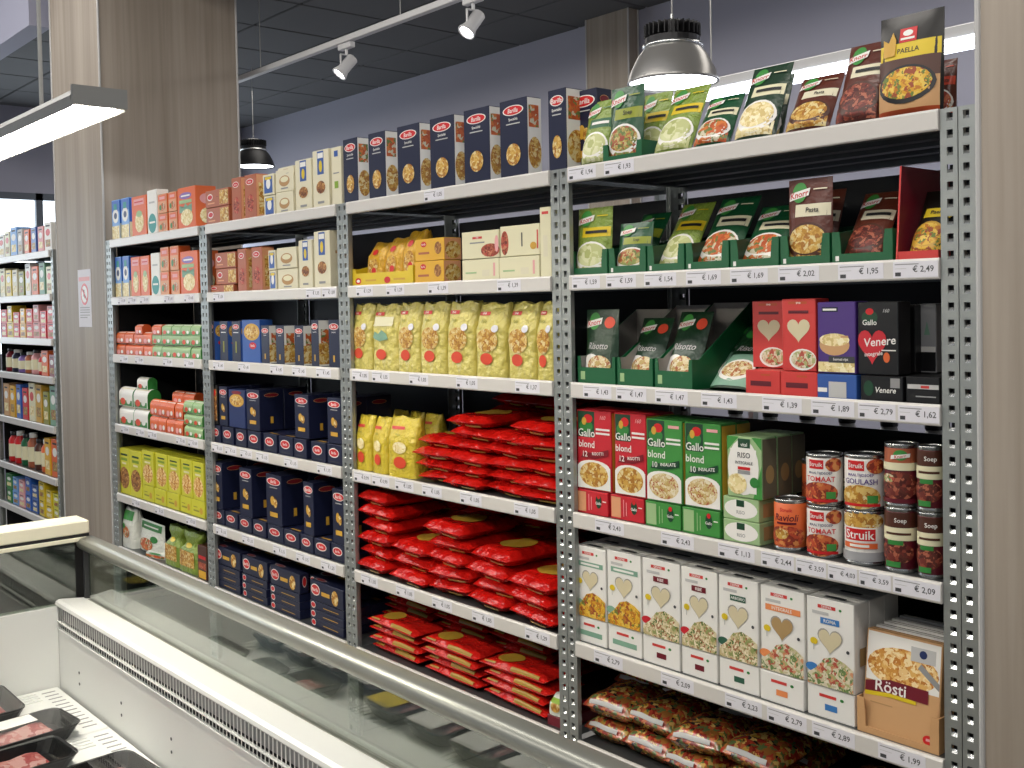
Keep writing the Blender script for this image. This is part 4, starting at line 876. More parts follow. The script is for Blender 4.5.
row(lambda w, h, d: carton('rice_carton', w, h, d, 'black', [('F', 't', 'Venere', .6, .45, .3, 'white', .5, .2), ('F', 'e', .2, .5, .12, .3, 'dkgreen'), ('F', 'r', .72, .55, .94, .92, 'grey')], True), 3, [(860, 903)], .16, 'black rice carton lying under the heart-printed one ' + q3, None, h=.055)
row(lambda w, h, d: carton('rice_carton', w, h, d, 'black', VEN, True), 3, [(858, 899, 302)], .05, 'black rice carton with red heart print ' + q3, None, zoff=.057)
row(lambda w, h, d: carton('rice_carton', w, h, d, 'black', [('F', 'r', .05, .55, .98, .72, 'lightgrey'), ('F', 'r', .45, .58, .7, .68, 'redbox'), ('F', 'r', .3, .25, .9, .3, 'grey')], True), 3, [(905, 939)], .16, 'black carton with silver band lying by the end post ' + q3, None, h=.056)
row(lambda w, h, d: carton('rice_carton', w, h, d, 'black', [('F', 'e', .4, .7, .2, .1, 'dkgreen')], True), 3, [(890, 915, 305)], .05, 'plain black carton standing behind the heart-printed one ' + q3, None, zoff=.058, y=YF + .075)
row(lambda w, h, d: carton('rice_carton', w, h, d, 'silverfoil', [('F', 'p', [(.4, .55), (.7, .55), (.55, .75)], 'sage'), ('F', 'r', .02, .3, .98, .38, 'white'), ('F', 'r', .02, .02, .98, .3, 'black')], True), 3, [(916, 936, 304)], .05, 'silver carton with black base behind the end post ' + q3, None, zoff=.058, y=YF + .1)
# fourth shelf: rice cartons and cans
def gallo(c, word, n): return [('F', 'r', .03, .66, .52, .985, 'dkgreen'), ('F', 'e', .27, .80, .2, .08, 'green'), ('F', 'e', .34, .895, .13, .055, 'red'), ('F', 'e', .22, .86, .07, .05, 'gold'), ('F', 't', 'Gallo', .29, .715, .1, 'white', .5), ('F', 't', 'blond', .29, .575, .09, 'white', .5),
    ('F', 't', '160' if c == 'gred' else 'BIO', .78, .92, .05, 'pink', .3, .3), ('F', 't', 'Sempre', .77, .77, .035, 'white', .4, .2, .1), ('F', 't', 'al dente', .77, .72, .035, 'white', .4, .2, .1),
    ('F', 'p', [(.12, .40), (.2, .47), (.55, .47), (.93, .53), (.93, .45), (.55, .40)], 'dkred' if False else 'darkred' if c == 'gred' else 'dkgreen'), ('F', 't', n, .25, .45, .07, 'white', .25), ('F', 't', word, .62, .465, .04, 'white', .48, 0, .06),
    ('F', 'r', .02, .02, .98, .3, 'dish'), ('F', 'e', .5, .29, .47, .09, 'dish'), ('F', 'e', .5, .2, .42, .155, 'f_risotto' if c != 'gred' else 'f_pasta'), ('R', 'r', .02, .02, .98, .98, 'gold')]
def gallo_l(c): return [('F', 'r', .04, .08, .32, .92, 'peach' if c == 'gred' else 'mint'), ('F', 'r', .4, .15, .42, .85, 'pink' if c == 'gred' else 'mint'), ('F', 'r', .48, .2, .5, .75, 'pink' if c == 'gred' else 'mint'), ('F', 'e', .72, .6, .09, .3, 'dkgreen'), ('F', 'e', .72, .8, .05, .1, 'red'), ('F', 't', 'Gallo', .72, .52, .14, 'white', .18), ('F', 'r', .85, .6, .96, .64, 'white')]
for c, wd_, n_, lst, lyg, nm in (('gred', 'RISOTTI', '12', [(577, 611, 410), (614.5, 646, 414.5)], [(576, 608), (609.5, 643.5)], 'red'), ('ggreen', 'INSALATE', '10', [(647, 683, 419.5), (684.5, 721, 423.5)], [(645, 680.5), (681.5, 720.5)], 'green')):
    row(lambda w, h, d: carton('rice_carton', w, h, d, c, gallo_l(c), True), 4, lyg, .17, 'lying ' + nm + ' rice carton ' + q4, 'lying ' + nm + ' cartons, fourth shelf', h=.065)
    row(lambda w, h, d: carton('rice_carton', w, h, d, c, gallo(c, wd_, n_), True), 4, lst, .055, 'standing ' + nm + ' rice carton ' + q4, 'upright ' + nm + ' cartons, fourth shelf', zoff=.067, deep=2)
RISO = [('F', 'p', [(.0, .75), (.0, 1), (.35, 1)], 'ggreen'), ('F', 'p', [(.75, .0), (1, .0), (1, .55)], 'ggreen'), ('F', 'p', [(.72, 1), (1, 1), (1, .8)], 'ggreen'), ('F', 'e', .47, .5, .45, .46, 'dish'), ('F', 'r', .1, .08, .85, .8, 'dish'), ('F', 'r', .33, .82, .68, .97, 'dkgreen'), ('F', 't', 'vital', .5, .875, .06, 'white', .3), ('F', 't', 'RISO', .5, .70, .09, 'dkgrey', .5), ('F', 't', 'INTEGRALE', .5, .575, .05, 'dkgrey', .66), ('F', 'r', .32, .46, .68, .51, 'red'), ('F', 'r', .32, .39, .68, .45, 'grey'), ('F', 'e', .3, .22, .28, .17, 'f_cream'), ('F', 'e', .80, .27, .13, .085, 'green'), ('R', 'r', .02, .02, .98, .98, 'ricedark'), ('R', 'e', .5, .4, .3, .15, 'brownrice')]
RISOL = [('F', 'e', .5, .5, .46, .42, 'dish'), ('F', 'r', .38, .6, .6, .9, 'dkgreen'), ('F', 't', 'RISO', .5, .35, .16, 'grey', .3), ('R', 'r', .1, .2, .9, .8, 'brownrice')]
row(lambda w, h, d: carton('rice_carton', w, h, d, 'mint', RISOL, True), 4, [(723, 759.5)], .15, 'lying white wholegrain carton ' + q4, 'lying wholegrain cartons', h=.11, n=2)
row(lambda w, h, d: carton('rice_carton', w, h, d, 'mint', RISO, True), 4, [(727.5, 762.5, 437)], .055, 'standing white wholegrain carton ' + q4, 'upright wholegrain cartons', zoff=.111, deep=3)
def put_can(k, xl, xr, yt, base, spec, label, group=None, n=1, y=YF, name='food_can', zoff=0, hfix=None):
    ft, z = fit(k, [(xl, xr)], y + .036, zoff); x0, x1, _ = ft[0]; xc = (x0 + x1) / 2
    # silhouette width of a cylinder is square to the line of sight
    d = Vector((xc - CAM.x, y + .036 - CAM.y)).length; r = (xr - xl) / F * (Vector((xc, y + .036, z)) - CAM).dot(VF) / 2 * .985
    h = hfix or (Z_of(yt, xc, y + .036) - z)
    P = can(name, r, h / n - .0008, base, spec)
    face = math.atan2(CAM.x - xc, -(CAM.y - (y + .036)))
    return [P.make((xc, y + r, z + i * h / n), (0, 0, face * .55), label + ((', lower' if i == 0 else ', upper') if n > 1 else ''), 'can', group) for i in range(n)], xc, h / n
def struik(w2, mid, c2): return [('F', 'r', .0, .0, 1, 1, 'dish'), ('F', 'r', .28, .76, .56, .97, 'red'), ('F', 't', 'Struik', .42, .865, .11, 'white', .25), ('F', 'e', .75, .86, .16, .16, 'f_tomato'), ('F', 't', 'MAALTIJDSOEP', .5, .66, .06, c2, .5), ('F', 't', w2, .5, .53, .12, 'red' if c2 == 'navy2' else 'purple', .52), ('F', 'e', .48, .2, .33, .26, mid), ('F', 'r', .2, .0, .8, .06, 'red'), ('F', 'r', .6, .08, .76, .24, 'ggreen')]
put_can(4, 774, 807, 497, 'orange', [('F', 't', 'Struik', .5, .86, .09, 'red', .4), ('F', 't', 'Ravioli', .5, .68, .16, 'burgundy', .56, .2), ('F', 't', 'pur boeuf', .5, .55, .07, 'burgundy', .4, .2), ('F', 'e', .5, .25, .4, .24, 'f_tomato'), ('F', 'e', .4, .3, .15, .12, 'f_pasta')], 'orange ravioli can standing alone before the soup cans ' + q4)
put_can(4, 806.5, 843, 452, 'dish', struik('TOMAAT', 'f_tomato', 'navy2'), 'white tomato soup can in a stack of two ' + q4, 'stacked tomato soup cans', 2)
_, xg, hg = put_can(4, 843.5, 884.5, 508, 'dish', [('F', 'r', 0, 0, 1, 1, 'dish'), ('F', 'e', .5, .88, .4, .2, 'f_pasta'), ('F', 'r', .2, .42, .76, .74, 'white'), ('F', 'r', .23, .45, .73, .71, 'red'), ('F', 't', 'Struik', .48, .58, .2, 'white', .46), ('F', 'r', .2, .28, .76, .40, 'orange'), ('F', 't', 'soep', .48, .34, .08, 'white', .3), ('F', 'r', .0, .0, 1, .2, 'silverfoil')], 'large-lettered soup can under the goulash can ' + q4)
put_can(4, 843.5, 884.5, None, 'dish', struik('GOULASH', 'f_pasta', 'purple'), 'goulash soup can stacked on a large-lettered can ' + q4, zoff=hg, hfix=hg * 1.02)
KN = [('F', 'r', 0, .70, 1, 1, 'brown')] + klogo('F', .55, .86, .8) + [('F', 'r', 0, .60, 1, .74, 'cream'), ('F', 'e', .5, .32, .4, .26, 'f_bean'), ('F', 'e', .3, .45, .15, .08, 'f_salad'), ('F', 'r', .0, .0, 1, .08, 'burgundy')]
KB = [('F', 'r', 0, .72, 1, 1, 'dkbrown'), ('F', 't', 'Soep', .55, .85, .08, 'white', .35), ('F', 'r', 0, .5, 1, .73, 'cream'), ('F', 't', 'Bruine bonen', .5, .62, .06, 'dkbrown', .5), ('F', 'e', .45, .28, .36, .2, 'f_bean'), ('F', 'r', .3, .42, .6, .5, 'green'), ('F', 'r', .25, .02, .55, .12, 'green')]
_, xk, hk = put_can(4, 886, 919, 505, 'burgundy', KB, 'brown bean soup can under the beef soup can ' + q4)
put_can(4, 886, 919, None, 'burgundy', KN, 'brown soup can with bean picture on top of its stack ' + q4, zoff=hk, hfix=hk * .98)
put_can(4, 920.5, 948, 444, 'burgundy', KB, 'brown bean soup can by end post ' + q4, 'stacked bean soup cans', 2)
for i, (a, c, yy, hh) in enumerate(((803, 833, .115, .2), (836, 868, .12, .2), (868, 900, .115, .22), (905, 935, .12, .22))):
    put_can(4, a, c, None, 'orange' if i == 0 else 'burgundy', KB if i else [('F', 'e', .5, .3, .4, .24, 'f_tomato')], 'soup can behind the front cans ' + q4 + ', ' + ORDN[i] + ' from wholegrain cartons', 'soup cans behind', 2, y=yy, hfix=hh)
# fifth shelf: white rice cartons with heart windows and a tray of packs
SPV = [('sage', 'CARNAROLI', 'f_paella', 'sage'), ('sage', 'CARNAROLI', 'f_paella', 'sage'), ('maroon', 'RIBE', 'f_herb', 'gred'), ('maroon', 'RIBE', 'f_herb', 'gred'), ('spgreen', 'ARBORIO', 'f_herb', 'spgreen'), ('sporange', 'INTEGRALE', 'f_salad', 'sporange'), ('spblue', 'ROMA', 'f_salad', 'spblue')]
spx = [(576, 606.5, 547.5), (607.5, 641.5, 553), (643, 680.5, 561), (681.5, 717.5, 569.5), (718.5, 758.5, 578.5), (760, 804.5, 589), (806.5, 854.5, 600.5)]
for i, ((cc, wd_, pic, spot), (a, c, yt)) in enumerate(zip(SPV, spx)):
    U = [('F', 'r', .24, .89, .62, .93, 'redbox'), ('F', 't', 'DESPAR', .43, .91, .028, 'white', .34), ('F', 'e', .72, .905, .03, .015, 'green'), ('F', 't', 'Riso', .3, .835, .05, 'lightgrey', .35, .3), ('F', 'r', .12 if i in (0, 1, 5) else .3, .72, .92 if i in (0, 1, 5) else .7, .79, cc), ('F', 't', wd_, .5, .755, .04, 'white', .6 if i in (0, 1, 5) else .36),
         ('F', 'h', .5, .53, .28, .15, 'greyint'), ('F', 'h', .505, .525, .26, .138, 'brownrice' if i == 5 else 'ricegrain'), ('F', 'e', .16, .5, .08, .04, 'yellow'), ('F', 'r', .145, .4, .165, .47, 'lightgrey'), ('F', 'e', .88, .46, .035, .02, 'dkgrey'), ('F', 'e', .12, .2, .14, .05, spot), ('F', 'p', [(.02, .01), (.985, .01), (.985, .27), (.82, .33), (.6, .37), (.38, .33), (.2, .2), (.02, .12)], pic), ('T', 'r', .3, .2, .75, .4, 'dkgrey'), ('R', 'r', .3, .3, .7, .5, 'brownrice')]
    L = [('F', 'r', .26, .68, .62, .78, 'redbox'), ('F', 'e', .74, .72, .04, .05, 'green'), ('F', 'r', .14 if i < 2 else .38, .28, .86 if i < 2 else .64, .48, cc)]
    gl = 'white rice cartons with heart windows'
    col_w = {0: 'first green banner', 1: 'second green banner', 2: 'first maroon banner', 3: 'second maroon banner', 4: 'dark green banner', 5: 'orange banner', 6: 'blue banner'}[i]
    row(lambda w, h, d: carton('rice_carton', w, h, d, 'white', L, True), 5, [(a, c)], .19, 'lying white carton, ' + col_w + ', ' + q5, 'lying white cartons, ' + col_w, h=.070)
    row(lambda w, h, d: carton('rice_carton', w, h, d, 'white', U, True), 5, [(a, c, yt)], .06, 'upright heart-window carton, ' + col_w + ', ' + q5, 'heart-window cartons, ' + col_w, zoff=.072, deep=3)
o, cx_, wt, zz = place_tray('display_tray', 5, 857, 939.5, .20, .014, .075, .15, 'tan', 'kraft', 'tan card tray of potato packs ' + q5, None, None, .02)
ROS = [('F', 'r', .02, .5, .98, .98, 'dish'), ('F', 'e', .5, .67, .47, .2, 'f_rost'), ('F', 'r', .6, .78, .92, .92, 'lightgrey'), ('F', 'e', .76, .86, .05, .04, 'navy2'), ('F', 'p', [(.7, .72), (.98, .55), (.98, .62), (.74, .77)], 'grey'), ('F', 'r', .0, .02, .98, .36, 'tan'), ('F', 'p', [(.02, .38), (.02, .48), (.35, .54), (.85, .53), (.85, .40), (.35, .41)], 'maroon'), ('F', 't', 'Rösti', .36, .465, .12, 'white', .55),
       ('F', 'p', [(.02, .34), (.02, .38), (.35, .41), (.7, .40), (.7, .365), (.35, .37)], 'yellow'), ('F', 'r', .1, .28, .4, .29, 'kraft'), ('F', 'e', .88, .07, .07, .045, 'red'), ('F', 'r', .85, .06, .91, .085, 'pink')]
for i in range(5):
    P = carton('potato_pack', wt * .93, .216, .027, 'tan' if i == 0 else 'white', ROS, True)
    P.make((cx_, YF + .021 + .033 * i, zz + .004), (R(-7), 0, 0), ORDN[i] + ' potato pack counted from the front of the tan tray', 'pack', 'potato packs in the tan tray')
# sixth shelf: clear bags of coloured noodles
NOO = [pillow('noodle_bag', .16, .2, .064, 'f_noodle', [('F', 'r', .12, .505, .8, .565, 'lightgrey')], True, 60 + i, 3.2) for i in range(3)]
pile(6, [604, 646, 692, 742, 800, 865], YF + .015, [2, 2, 2, 2, 1, 2], .068, 'front noodle bag ' + q6, 'noodle bags, front', protos=NOO, d=.2, rz=16, rx=7, seed=11)
pile(6, [636, 682, 735, 790], .25, [3, 3, 3, 2], .058, 'rear noodle bag ' + q6, 'noodle bags, rear', protos=NOO, d=.2, rz=12, rx=5, seed=12)

# =========================================================== rack beyond the sign pillar
LZ = [1.878, 1.621, 1.356, 1.13, .837, .529, .26]
LX0, LX1 = -6.72, -5.452
U = empty('shelving_unit', ((LX0 + LX1) / 2, DEP / 2, 0)); tag(U, 'metal shelving bay of mixed groceries beyond the sign pillar', 'shelving')
for x, fl in ((LX0, False), (LX1 - PW, True)):
    add_post(U, x, 0, fl); add_post(U, x, DEP, fl)
for k, z in enumerate(LZ):
    B = MB(); B.box(LX0 + PW, .004, z + .03, LX1 - PW, DEP, z + .04, 'galv_dark'); B.build('shelf_board', U)
    B = MB(); B.bbox(LX0 + PW, -.013, z, LX1 - PW, .003, z + RH, 'rail_white', .003); B.build('price_rail', U)
B = MB(); B.box(LX0, DEP + .002, .2, LX1, DEP + .006, 1.9, 'dark_sheet'); B.build('shade_backing', U)  # dark sheet added to keep the view through the rack dark
B = MB(); B.box(LX0 + .003, .045, .05, LX0 + .006, DEP - .045, 1.9, 'dark_sheet'); B.build('side_panel', U)  # end sheet added to block the bright window behind the rack
for o in U.children: o.location = Vector(o.location) - U.location
def jar(w, h, d, glassm, capm):
    B = MB(); r = w / 2
    B.lathe([(0, 0), (r * .9, 0), (r, .006), (r, h * .72), (r * .62, h * .84), (r * .6, h * .86)], glassm, 14)
    C = MB(); C.lathe([(r * .66, h * .86), (r * .68, h * .87), (r * .68, h * .99), (r * .6, h), (0, h)], capm, 14)
    L = MB(); L.lathe([(r * 1.01, h * .18), (r * 1.01, h * .6)], 'cream', 14)
    return Proto('sauce_bottle', B, [('cap', C), ('paper_label', L)], True)
LCOL = [['white', 'cream', 'sky', 'lightgrey', 'orange', 'blue', 'pink', 'white'], ['cream', 'yellow', 'cream2', 'olive', 'white', 'orange', 'sage', 'cream'], ['redbox', 'yellow', 'red', 'honey', 'redbox', 'pink', 'red', 'redbox'],
        ['darkred', 'navy', 'violet', 'brown', 'pink', 'red', 'orange', 'darkred'], ['tan', 'honey', 'brightblue', 'red', 'cream', 'gold', 'olive', 'sage'], ['red', 'red', 'kgreen', 'brown', 'dkbrown', 'orange', 'honey', 'orange'], ['green', 'sky', 'pink', 'brightblue', 'blue', 'yellow', 'yellow', 'lemon']]
ORD = ['top', 'second', 'third', 'fourth', 'fifth', 'sixth', 'lowest']
for k in range(7):
    n = 8; xs0 = LX0 + .12; pit = (LX1 - PW - .02 - xs0) / n
    hs = [.17, .18, .095, .15, .215, .215, .095][k]
    for i, c in enumerate(LCOL[k]):
        h = hs * random.uniform(.85, 1.12); x = xs0 + pit * (i + .5); z = LZ[k] + .0402
        lab = {'redbox': 'red', 'kgreen': 'green', 'cream2': 'cream', 'darkred': 'dark red', 'brightblue': 'bright blue', 'dkbrown': 'dark brown', 'lightgrey': 'light grey', 'gold': 'golden', 'honey': 'honey yellow', 'sky': 'sky blue', 'lemon': 'lemon yellow'}.get(c, c)
        if k in (3, 5) and i < 6:
            P = jar(.075, h, .075, c, 'white' if i % 2 else 'black'); nm = 'sauce bottle'; cat = 'bottle'
        else:
            P = carton('grocery_carton', pit * .82, h, .09, c, [('F', 'e', .5, .65, .32, .12, 'white' if c not in ('white', 'cream') else 'redbox'), ('F', 'r', .15, .15, .85, .4, 'f_veg' if i % 2 else 'f_cream'), ('F', 'r', .2, .85, .8, .9, 'ink')]); nm = 'carton'; cat = 'carton'
        lb = lab + ' ' + nm + ' on the ' + ORD[k] + ' shelf beyond the sign pillar'
        lb = ORDN[i] + ' ' + lb if LCOL[k].count(c) > 1 else lb
        P.make((x, .06, z), (0, 0, R(random.uniform(-3, 3))), lb, cat, 'goods on the ' + ORD[k] + ' shelf beyond the sign pillar')
        if k == 2 or k == 6:
            P.make((x, .06, z + h + .001), (0, 0, R(random.uniform(-3, 3))), 'upper ' + lb, cat, 'goods on the ' + ORD[k] + ' shelf beyond the sign pillar')

# paper sign on the pillar
B = MB(); sx0, sx1, sz0, sz1 = -5.03, -4.83, 1.47, 1.785
B.box(0, -.002, 0, .2, 0, .315, 'paper'); S_ = B.build('prohibition_sign', None, False, (sx0, -.0005, sz0), (0, 0, 0))
tag(S_, 'white paper sign with red prohibition ring on the wooden pillar', 'sign')
sf = lambda u, v, o: (u * .2, -.002 - o, v * .315)
B = MB(); d_ell(B, sf, .5, .57, .3, .19, 'red', .0004, 1, 28); d_ell(B, sf, .5, .57, .23, .146, 'white', .0007, 1, 28); B.build('prohibition_ring', S_)
B = MB(); d_ell(B, sf, .47, .63, .04, .025, 'ink', .001); d_rect(B, sf, .43, .53, .52, .61, 'ink', .001); d_rect(B, sf, .5, .5, .62, .54, 'ink', .001); d_fan(B, sf, .5, .57, [(.30, .66), (.34, .69), (.70, .48), (.66, .45)], 'red', .0013); B.build('pictogram', S_)
B = MB(); d_rect(B, sf, .08, .80, .92, .87, 'pink', .0004); B.build('heading', S_)
for v_ in (.33, .29, .25, .20, .16):
    B = MB(); d_rect(B, sf, .12, v_, .88 - (.2 if v_ == .16 else 0), v_ + .014, 'grey', .0004); B.build('text_line', S_)

# =========================================================== chilled island cabinet
GX0, GX1, GY, GB = -2.0, .75, -1.02, -1.88
FZ = empty('chilled_cabinet', ((GX0 + GX1) / 2, (GY + GB) / 2, 0)); tag(FZ, 'white open chilled island cabinet with glass rail holding black meat trays', 'refrigerator')
kidsF = []
def fp(B, name, smooth=False):
    o = B.build(name, FZ, smooth); kidsF.append(o); return o
B = MB(); B.box(GX0 - .04, -1.0, .08, GX1, -.985, .735, 'freezer_white'); B.box(GX0 - .04, GB, .08, GX1, GB + .015, .735, 'freezer_white'); B.box(GX0 - .04, GB, .08, GX0 - .025, -1.0, .735, 'freezer_white')
B.box(GX0 - .02, GB + .04, .0, GX1, -1.04, .08, 'freezer_dark'); B.box(GX1 - .015, GB, .08, GX1, -.985, .9, 'freezer_white'); fp(B, 'outer_body')
B = MB(); B.box(GX0 - .02, -1.104, .45, GX1 - .016, -1.098, .676, 'freezer_white'); fp(B, 'inner_side_wall')
B = MB(); B.box(GX0 - .02, GB + .016, .45, GX0, -1.105, .735, 'freezer_white'); fp(B, 'inner_end_wall')
B = MB(); B.box(GX0, GB + .016, .45, GX1 - .016, GB + .03, .735, 'freezer_white'); fp(B, 'inner_far_wall')
# ledge with rounded lip
B = MB(); pr = [(-1.0, .735), (-1.0, .741), (-1.085, .752), (-1.098, .753), (-1.106, .748), (-1.108, .740), (-1.104, .735), (-1.095, .733)]
v = [(GX0 - .012, y, z) for y, z in pr] + [(GX1 - .016, y, z) for y, z in pr]; n = len(pr)
B.add(v, [(i, i + 1, n + i + 1, n + i) for i in range(n - 1)] + [(n - 1, 0, n, 2 * n - 1), tuple(range(n - 1, -1, -1)), tuple(range(n, 2 * n))], 'freezer_white'); fp(B, 'ledge')
# grille under the lip
B = MB(); B.box(GX0, -1.066, .672, GX1 - .016, -1.06, .735, 'freezer_dark'); B.box(GX0, -1.1, .672, GX1 - .016, -1.06, .676, 'freezer_dark'); fp(B, 'grille_recess')  # dark colour stands in for the shade behind the slats
B = MB(); B.box(GX0, -1.092, .697, GX1 - .016, -1.088, .735, 'grey'); fp(B, 'lit_recess_strip')  # grey strip added to imitate the lit upper part of the recess
B = MB(); x = GX0 + .004
while x < GX1 - .03:
    B.box(x, -1.1055, .676, x + .003, -1.1045, .735, 'freezer_white'); x += .0165
for z in (.674, .694): B.box(GX0, -1.108, z, GX1 - .016, -1.1, z + .003, 'freezer_white')
tag(fp(B, 'grille_slats'), kind='stuff')
B = MB()
for i in range(9):
    for dz in (.56, .59):
        B.tube((GX0 + .16 + .3 * i, -1.1045, dz), (GX0 + .16 + .3 * i, -1.1052, dz), .004, 'dkgrey', n=8)
fp(B, 'shelf_peg_holes')
# deck panels, ribbed and slotted
DZ = .515
xx = GX0 + .004; i = 0
while xx < GX1 - .3:
    L_ = .40; B = MB(); B.bbox(xx, GB + .035, DZ - .012, xx + L_ - .006, -1.112, DZ, 'freezer_white', .003)
    o = fp(B, 'deck_panel'); S = MB()
    for q in range(12):
        S.box(xx + .03 + q * .029, -1.165, DZ, xx + .036 + q * .029, -1.13, DZ + .0006, 'grey')
    for q in range(4):
        for e in (0.02, L_ - .10): S.box(xx + e + q * .02, GB + .06, DZ, xx + e + .009 + q * .02, -1.18, DZ + .003, 'freezer_white')
    so = S.build('ribs', o); xx += L_; i += 1
# glass rail side
B = MB(); B.box(GX0 + .02, -1.024, .741, GX1 - .016, -1.018, .89, 'freezer_glass'); fp(B, 'glass_pane')
B = MB(); pr = [(-1.036, .884), (-1.044, .893), (-1.046, .904), (-1.04, .914), (-1.03, .918), (-1.0, .916), (-.99, .910), (-.985, .90), (-.985, .888), (-.99, .884)]
v = [(GX0 - .012, y, z) for y, z in pr] + [(GX1 - .016, y, z) for y, z in pr]; n = len(pr)
B.add(v, [(i, (i + 1) % n, n + (i + 1) % n, n + i) for i in range(n)] + [tuple(range(n - 1, -1, -1)), tuple(range(n, 2 * n))], 'freezer_rail'); fp(B, 'top_rail', True)
B = MB(); B.box(GX0 - .006, -1.03, .735, GX0 + .004, -1.014, .89, 'dkgrey'); fp(B, 'corner_post')
B = MB(); B.box(GX0 + .02, -1.028, .739, GX1 - .016, -1.014, .746, 'freezer_rail'); fp(B, 'glass_frame')
B = MB(); B.box(GX0 - .02, GB, .735, GX0 - .012, -1.05, .91, 'freezer_glass'); fp(B, 'end_glass')
B = MB(); B.box(GX0 - .05, GB, .60, GX0 - .044, -1.0, .9, 'freezer_dark'); fp(B, 'end_backing')
# cream end cap
B = MB(); B.bbox(-2.10, GB, .928, -1.998, -1.012, .964, 'freezer_cream', .003); c_ = fp(B, 'end_cap')
B = MB(); B.box(-2.09, GB, .919, -2.001, -1.013, .928, 'freezer_dark'); fp(B, 'dark_strip')  # dark-coloured strip between the cap and its lip
B = MB(); B.bbox(-2.09, GB, .907, -1.999, -1.02, .919, 'freezer_cream', .002); fp(B, 'end_lip')
for o in FZ.children: o.location = Vector(o.location) - FZ.location

# black meat trays
def meat_tray(w, d, h=.045, lab=True):
    B = MB(); t = .012
    def ring(z, k, g=0): 
        pts = []; a, b_ = w / 2 * k - g, d / 2 * k - g; c = .03
        for sx, sy, a0 in ((1, 1, 0), (-1, 1, 90), (-1, -1, 180), (1, -1, 270)):
            for q in range(4):
                an = R(a0 + q * 30); pts.append((sx * (a - c) + c * math.cos(an), sy * (b_ - c) + c * math.sin(an), z))
        return pts
    rs = [ring(0, .82), ring(h * .8, .96), ring(h * .95, 1.0), ring(h, 1.0), ring(h, .93), ring(.006, .80)]; n = 16
    v = [p for r_ in rs for p in r_]
    f = [(a * n + i, a * n + (i + 1) % n, (a + 1) * n + (i + 1) % n, (a + 1) * n + i) for a in range(len(rs) - 1) for i in range(n)]
    f += [tuple(range(n - 1, -1, -1)), tuple(range(5 * n, 6 * n))]
    B.add(v, f, 'tray_black')
    Mt = MB()
    def ms(u, v_): 
        a = max(0, 1 - abs(2 * u - 1) ** 3) ** .5 * max(0, 1 - abs(2 * v_ - 1) ** 3) ** .5
        return ((u - .5) * w * .62, (v_ - .5) * d * .62, .008 + .022 * a * (1 + .2 * math.sin(9 * u + 7 * v_)))
    Mt.grid(ms, 12, 10, 'f_meat')
    K = [('meat', Mt)]
    Fm = MB(); Fm.face([(-w * .47, -d * .47, h + .0006), (w * .47, -d * .47, h + .0006), (w * .47, d * .47, h + .0006), (-w * .47, d * .47, h + .0006)], 'film_clear'); K.append(('film', Fm))
    if lab:
        L = MB(); L.face([(-w * .46, -d * .2, h + .0014), (-w * .1, -d * .2, h + .0014), (-w * .1, d * .2, h + .0014), (-w * .46, d * .2, h + .0014)], 'white'); K.append(('price_sticker', L))
    return Proto('meat_tray', B, K, False)
MT = meat_tray(.16, .24, .036); MTN = meat_tray(.16, .24, .036, lab=False)
spots = [(-2.0 + .11, -1.335, 90, MTN), (-1.64, -1.31, 6, MT), (-1.46, -1.375, 4, MTN), (-1.22, -1.235, 94, MTN)]
for i, (x, y, a, P) in enumerate(spots):
    P.make((x, y, DZ + .004), (0, 0, R(a)), ['black meat tray against the cabinet end wall', 'black meat tray with white sticker on the deck', 'black meat tray beside the stickered one', 'black meat tray close to the grille wall'][i], 'meat tray', 'black meat trays in the cabinet')
def big_label(P, m):
    L = MB(); L.face([(-.075, -.02, .0385), (.03, -.02, .0385), (.03, .095, .0385), (-.075, .095, .0385)], m)
    P.kids.append(('price_sticker', L.mesh('price_sticker'))); return P
MTW = big_label(meat_tray(.16, .22, .036, lab=False), 'white'); MTY = big_label(meat_tray(.16, .22, .036, lab=False), 'yellow')
for i in range(10):
    x = -1.87 + .178 * i
    (MTY if i == 4 else MTW).make((x, -1.60 if x < -1.25 else -1.545, DZ + .004), (0, 0, R(random.uniform(-2, 2))), ORDN[i] + (' yellow-labelled' if i == 4 else ' white-labelled') + ' meat tray counted from the cabinet end wall', 'meat tray', 'labelled meat trays')
for i in range(6):
    MT.make((-.93 + .19 * i, -1.245, DZ + .004), (0, 0, R(random.uniform(-2, 2))), ORDN[i] + ' packed meat tray in the row nearest the grille', 'meat tray', 'packed meat trays')

# =========================================================== lamps
# tube lamp over the cabinet
TL = empty('tube_lamp', (-.75, -1.4, 1.898)); tag(TL, 'long white fluorescent lamp hanging over the chilled cabinet', 'lamp')
LL = 3.4
B = MB(); pr = [(-.045, -.006), (-.048, .012), (-.03, .03), (.03, .03), (.048, .012), (.045, -.006), (.03, .012), (-.03, .012)]; n = len(pr)
v = [(-LL, y, z) for y, z in pr] + [(0, y, z) for y, z in pr]
B.add(v, [(i, (i + 1) % n, n + (i + 1) % n, n + i) for i in range(n)] + [tuple(range(n - 1, -1, -1)), tuple(range(n, 2 * n))], 'lamp_housing'); B.build('housing', TL)
B = MB(); B.box(-.0, -.046, -.003, .008, .046, .030, 'lamp_housing'); B.build('end_plate', TL)
for y in (-.024, .024):
    B = MB(); B.tube((-LL + .03, y, .004), (-.02, y, .004), .013, 'tube_light', n=10); B.build('tube', TL)
B = MB(); B.tube((-.30, 0, .03), (-.30, 0, 1.9), .004, 'cable', n=6); B.build('suspension_cable', TL)
B = MB(); B.tube((-2.6, 0, .03), (-2.6, 0, 1.9), .003, 'cable', n=6); B.build('suspension_cable', TL)
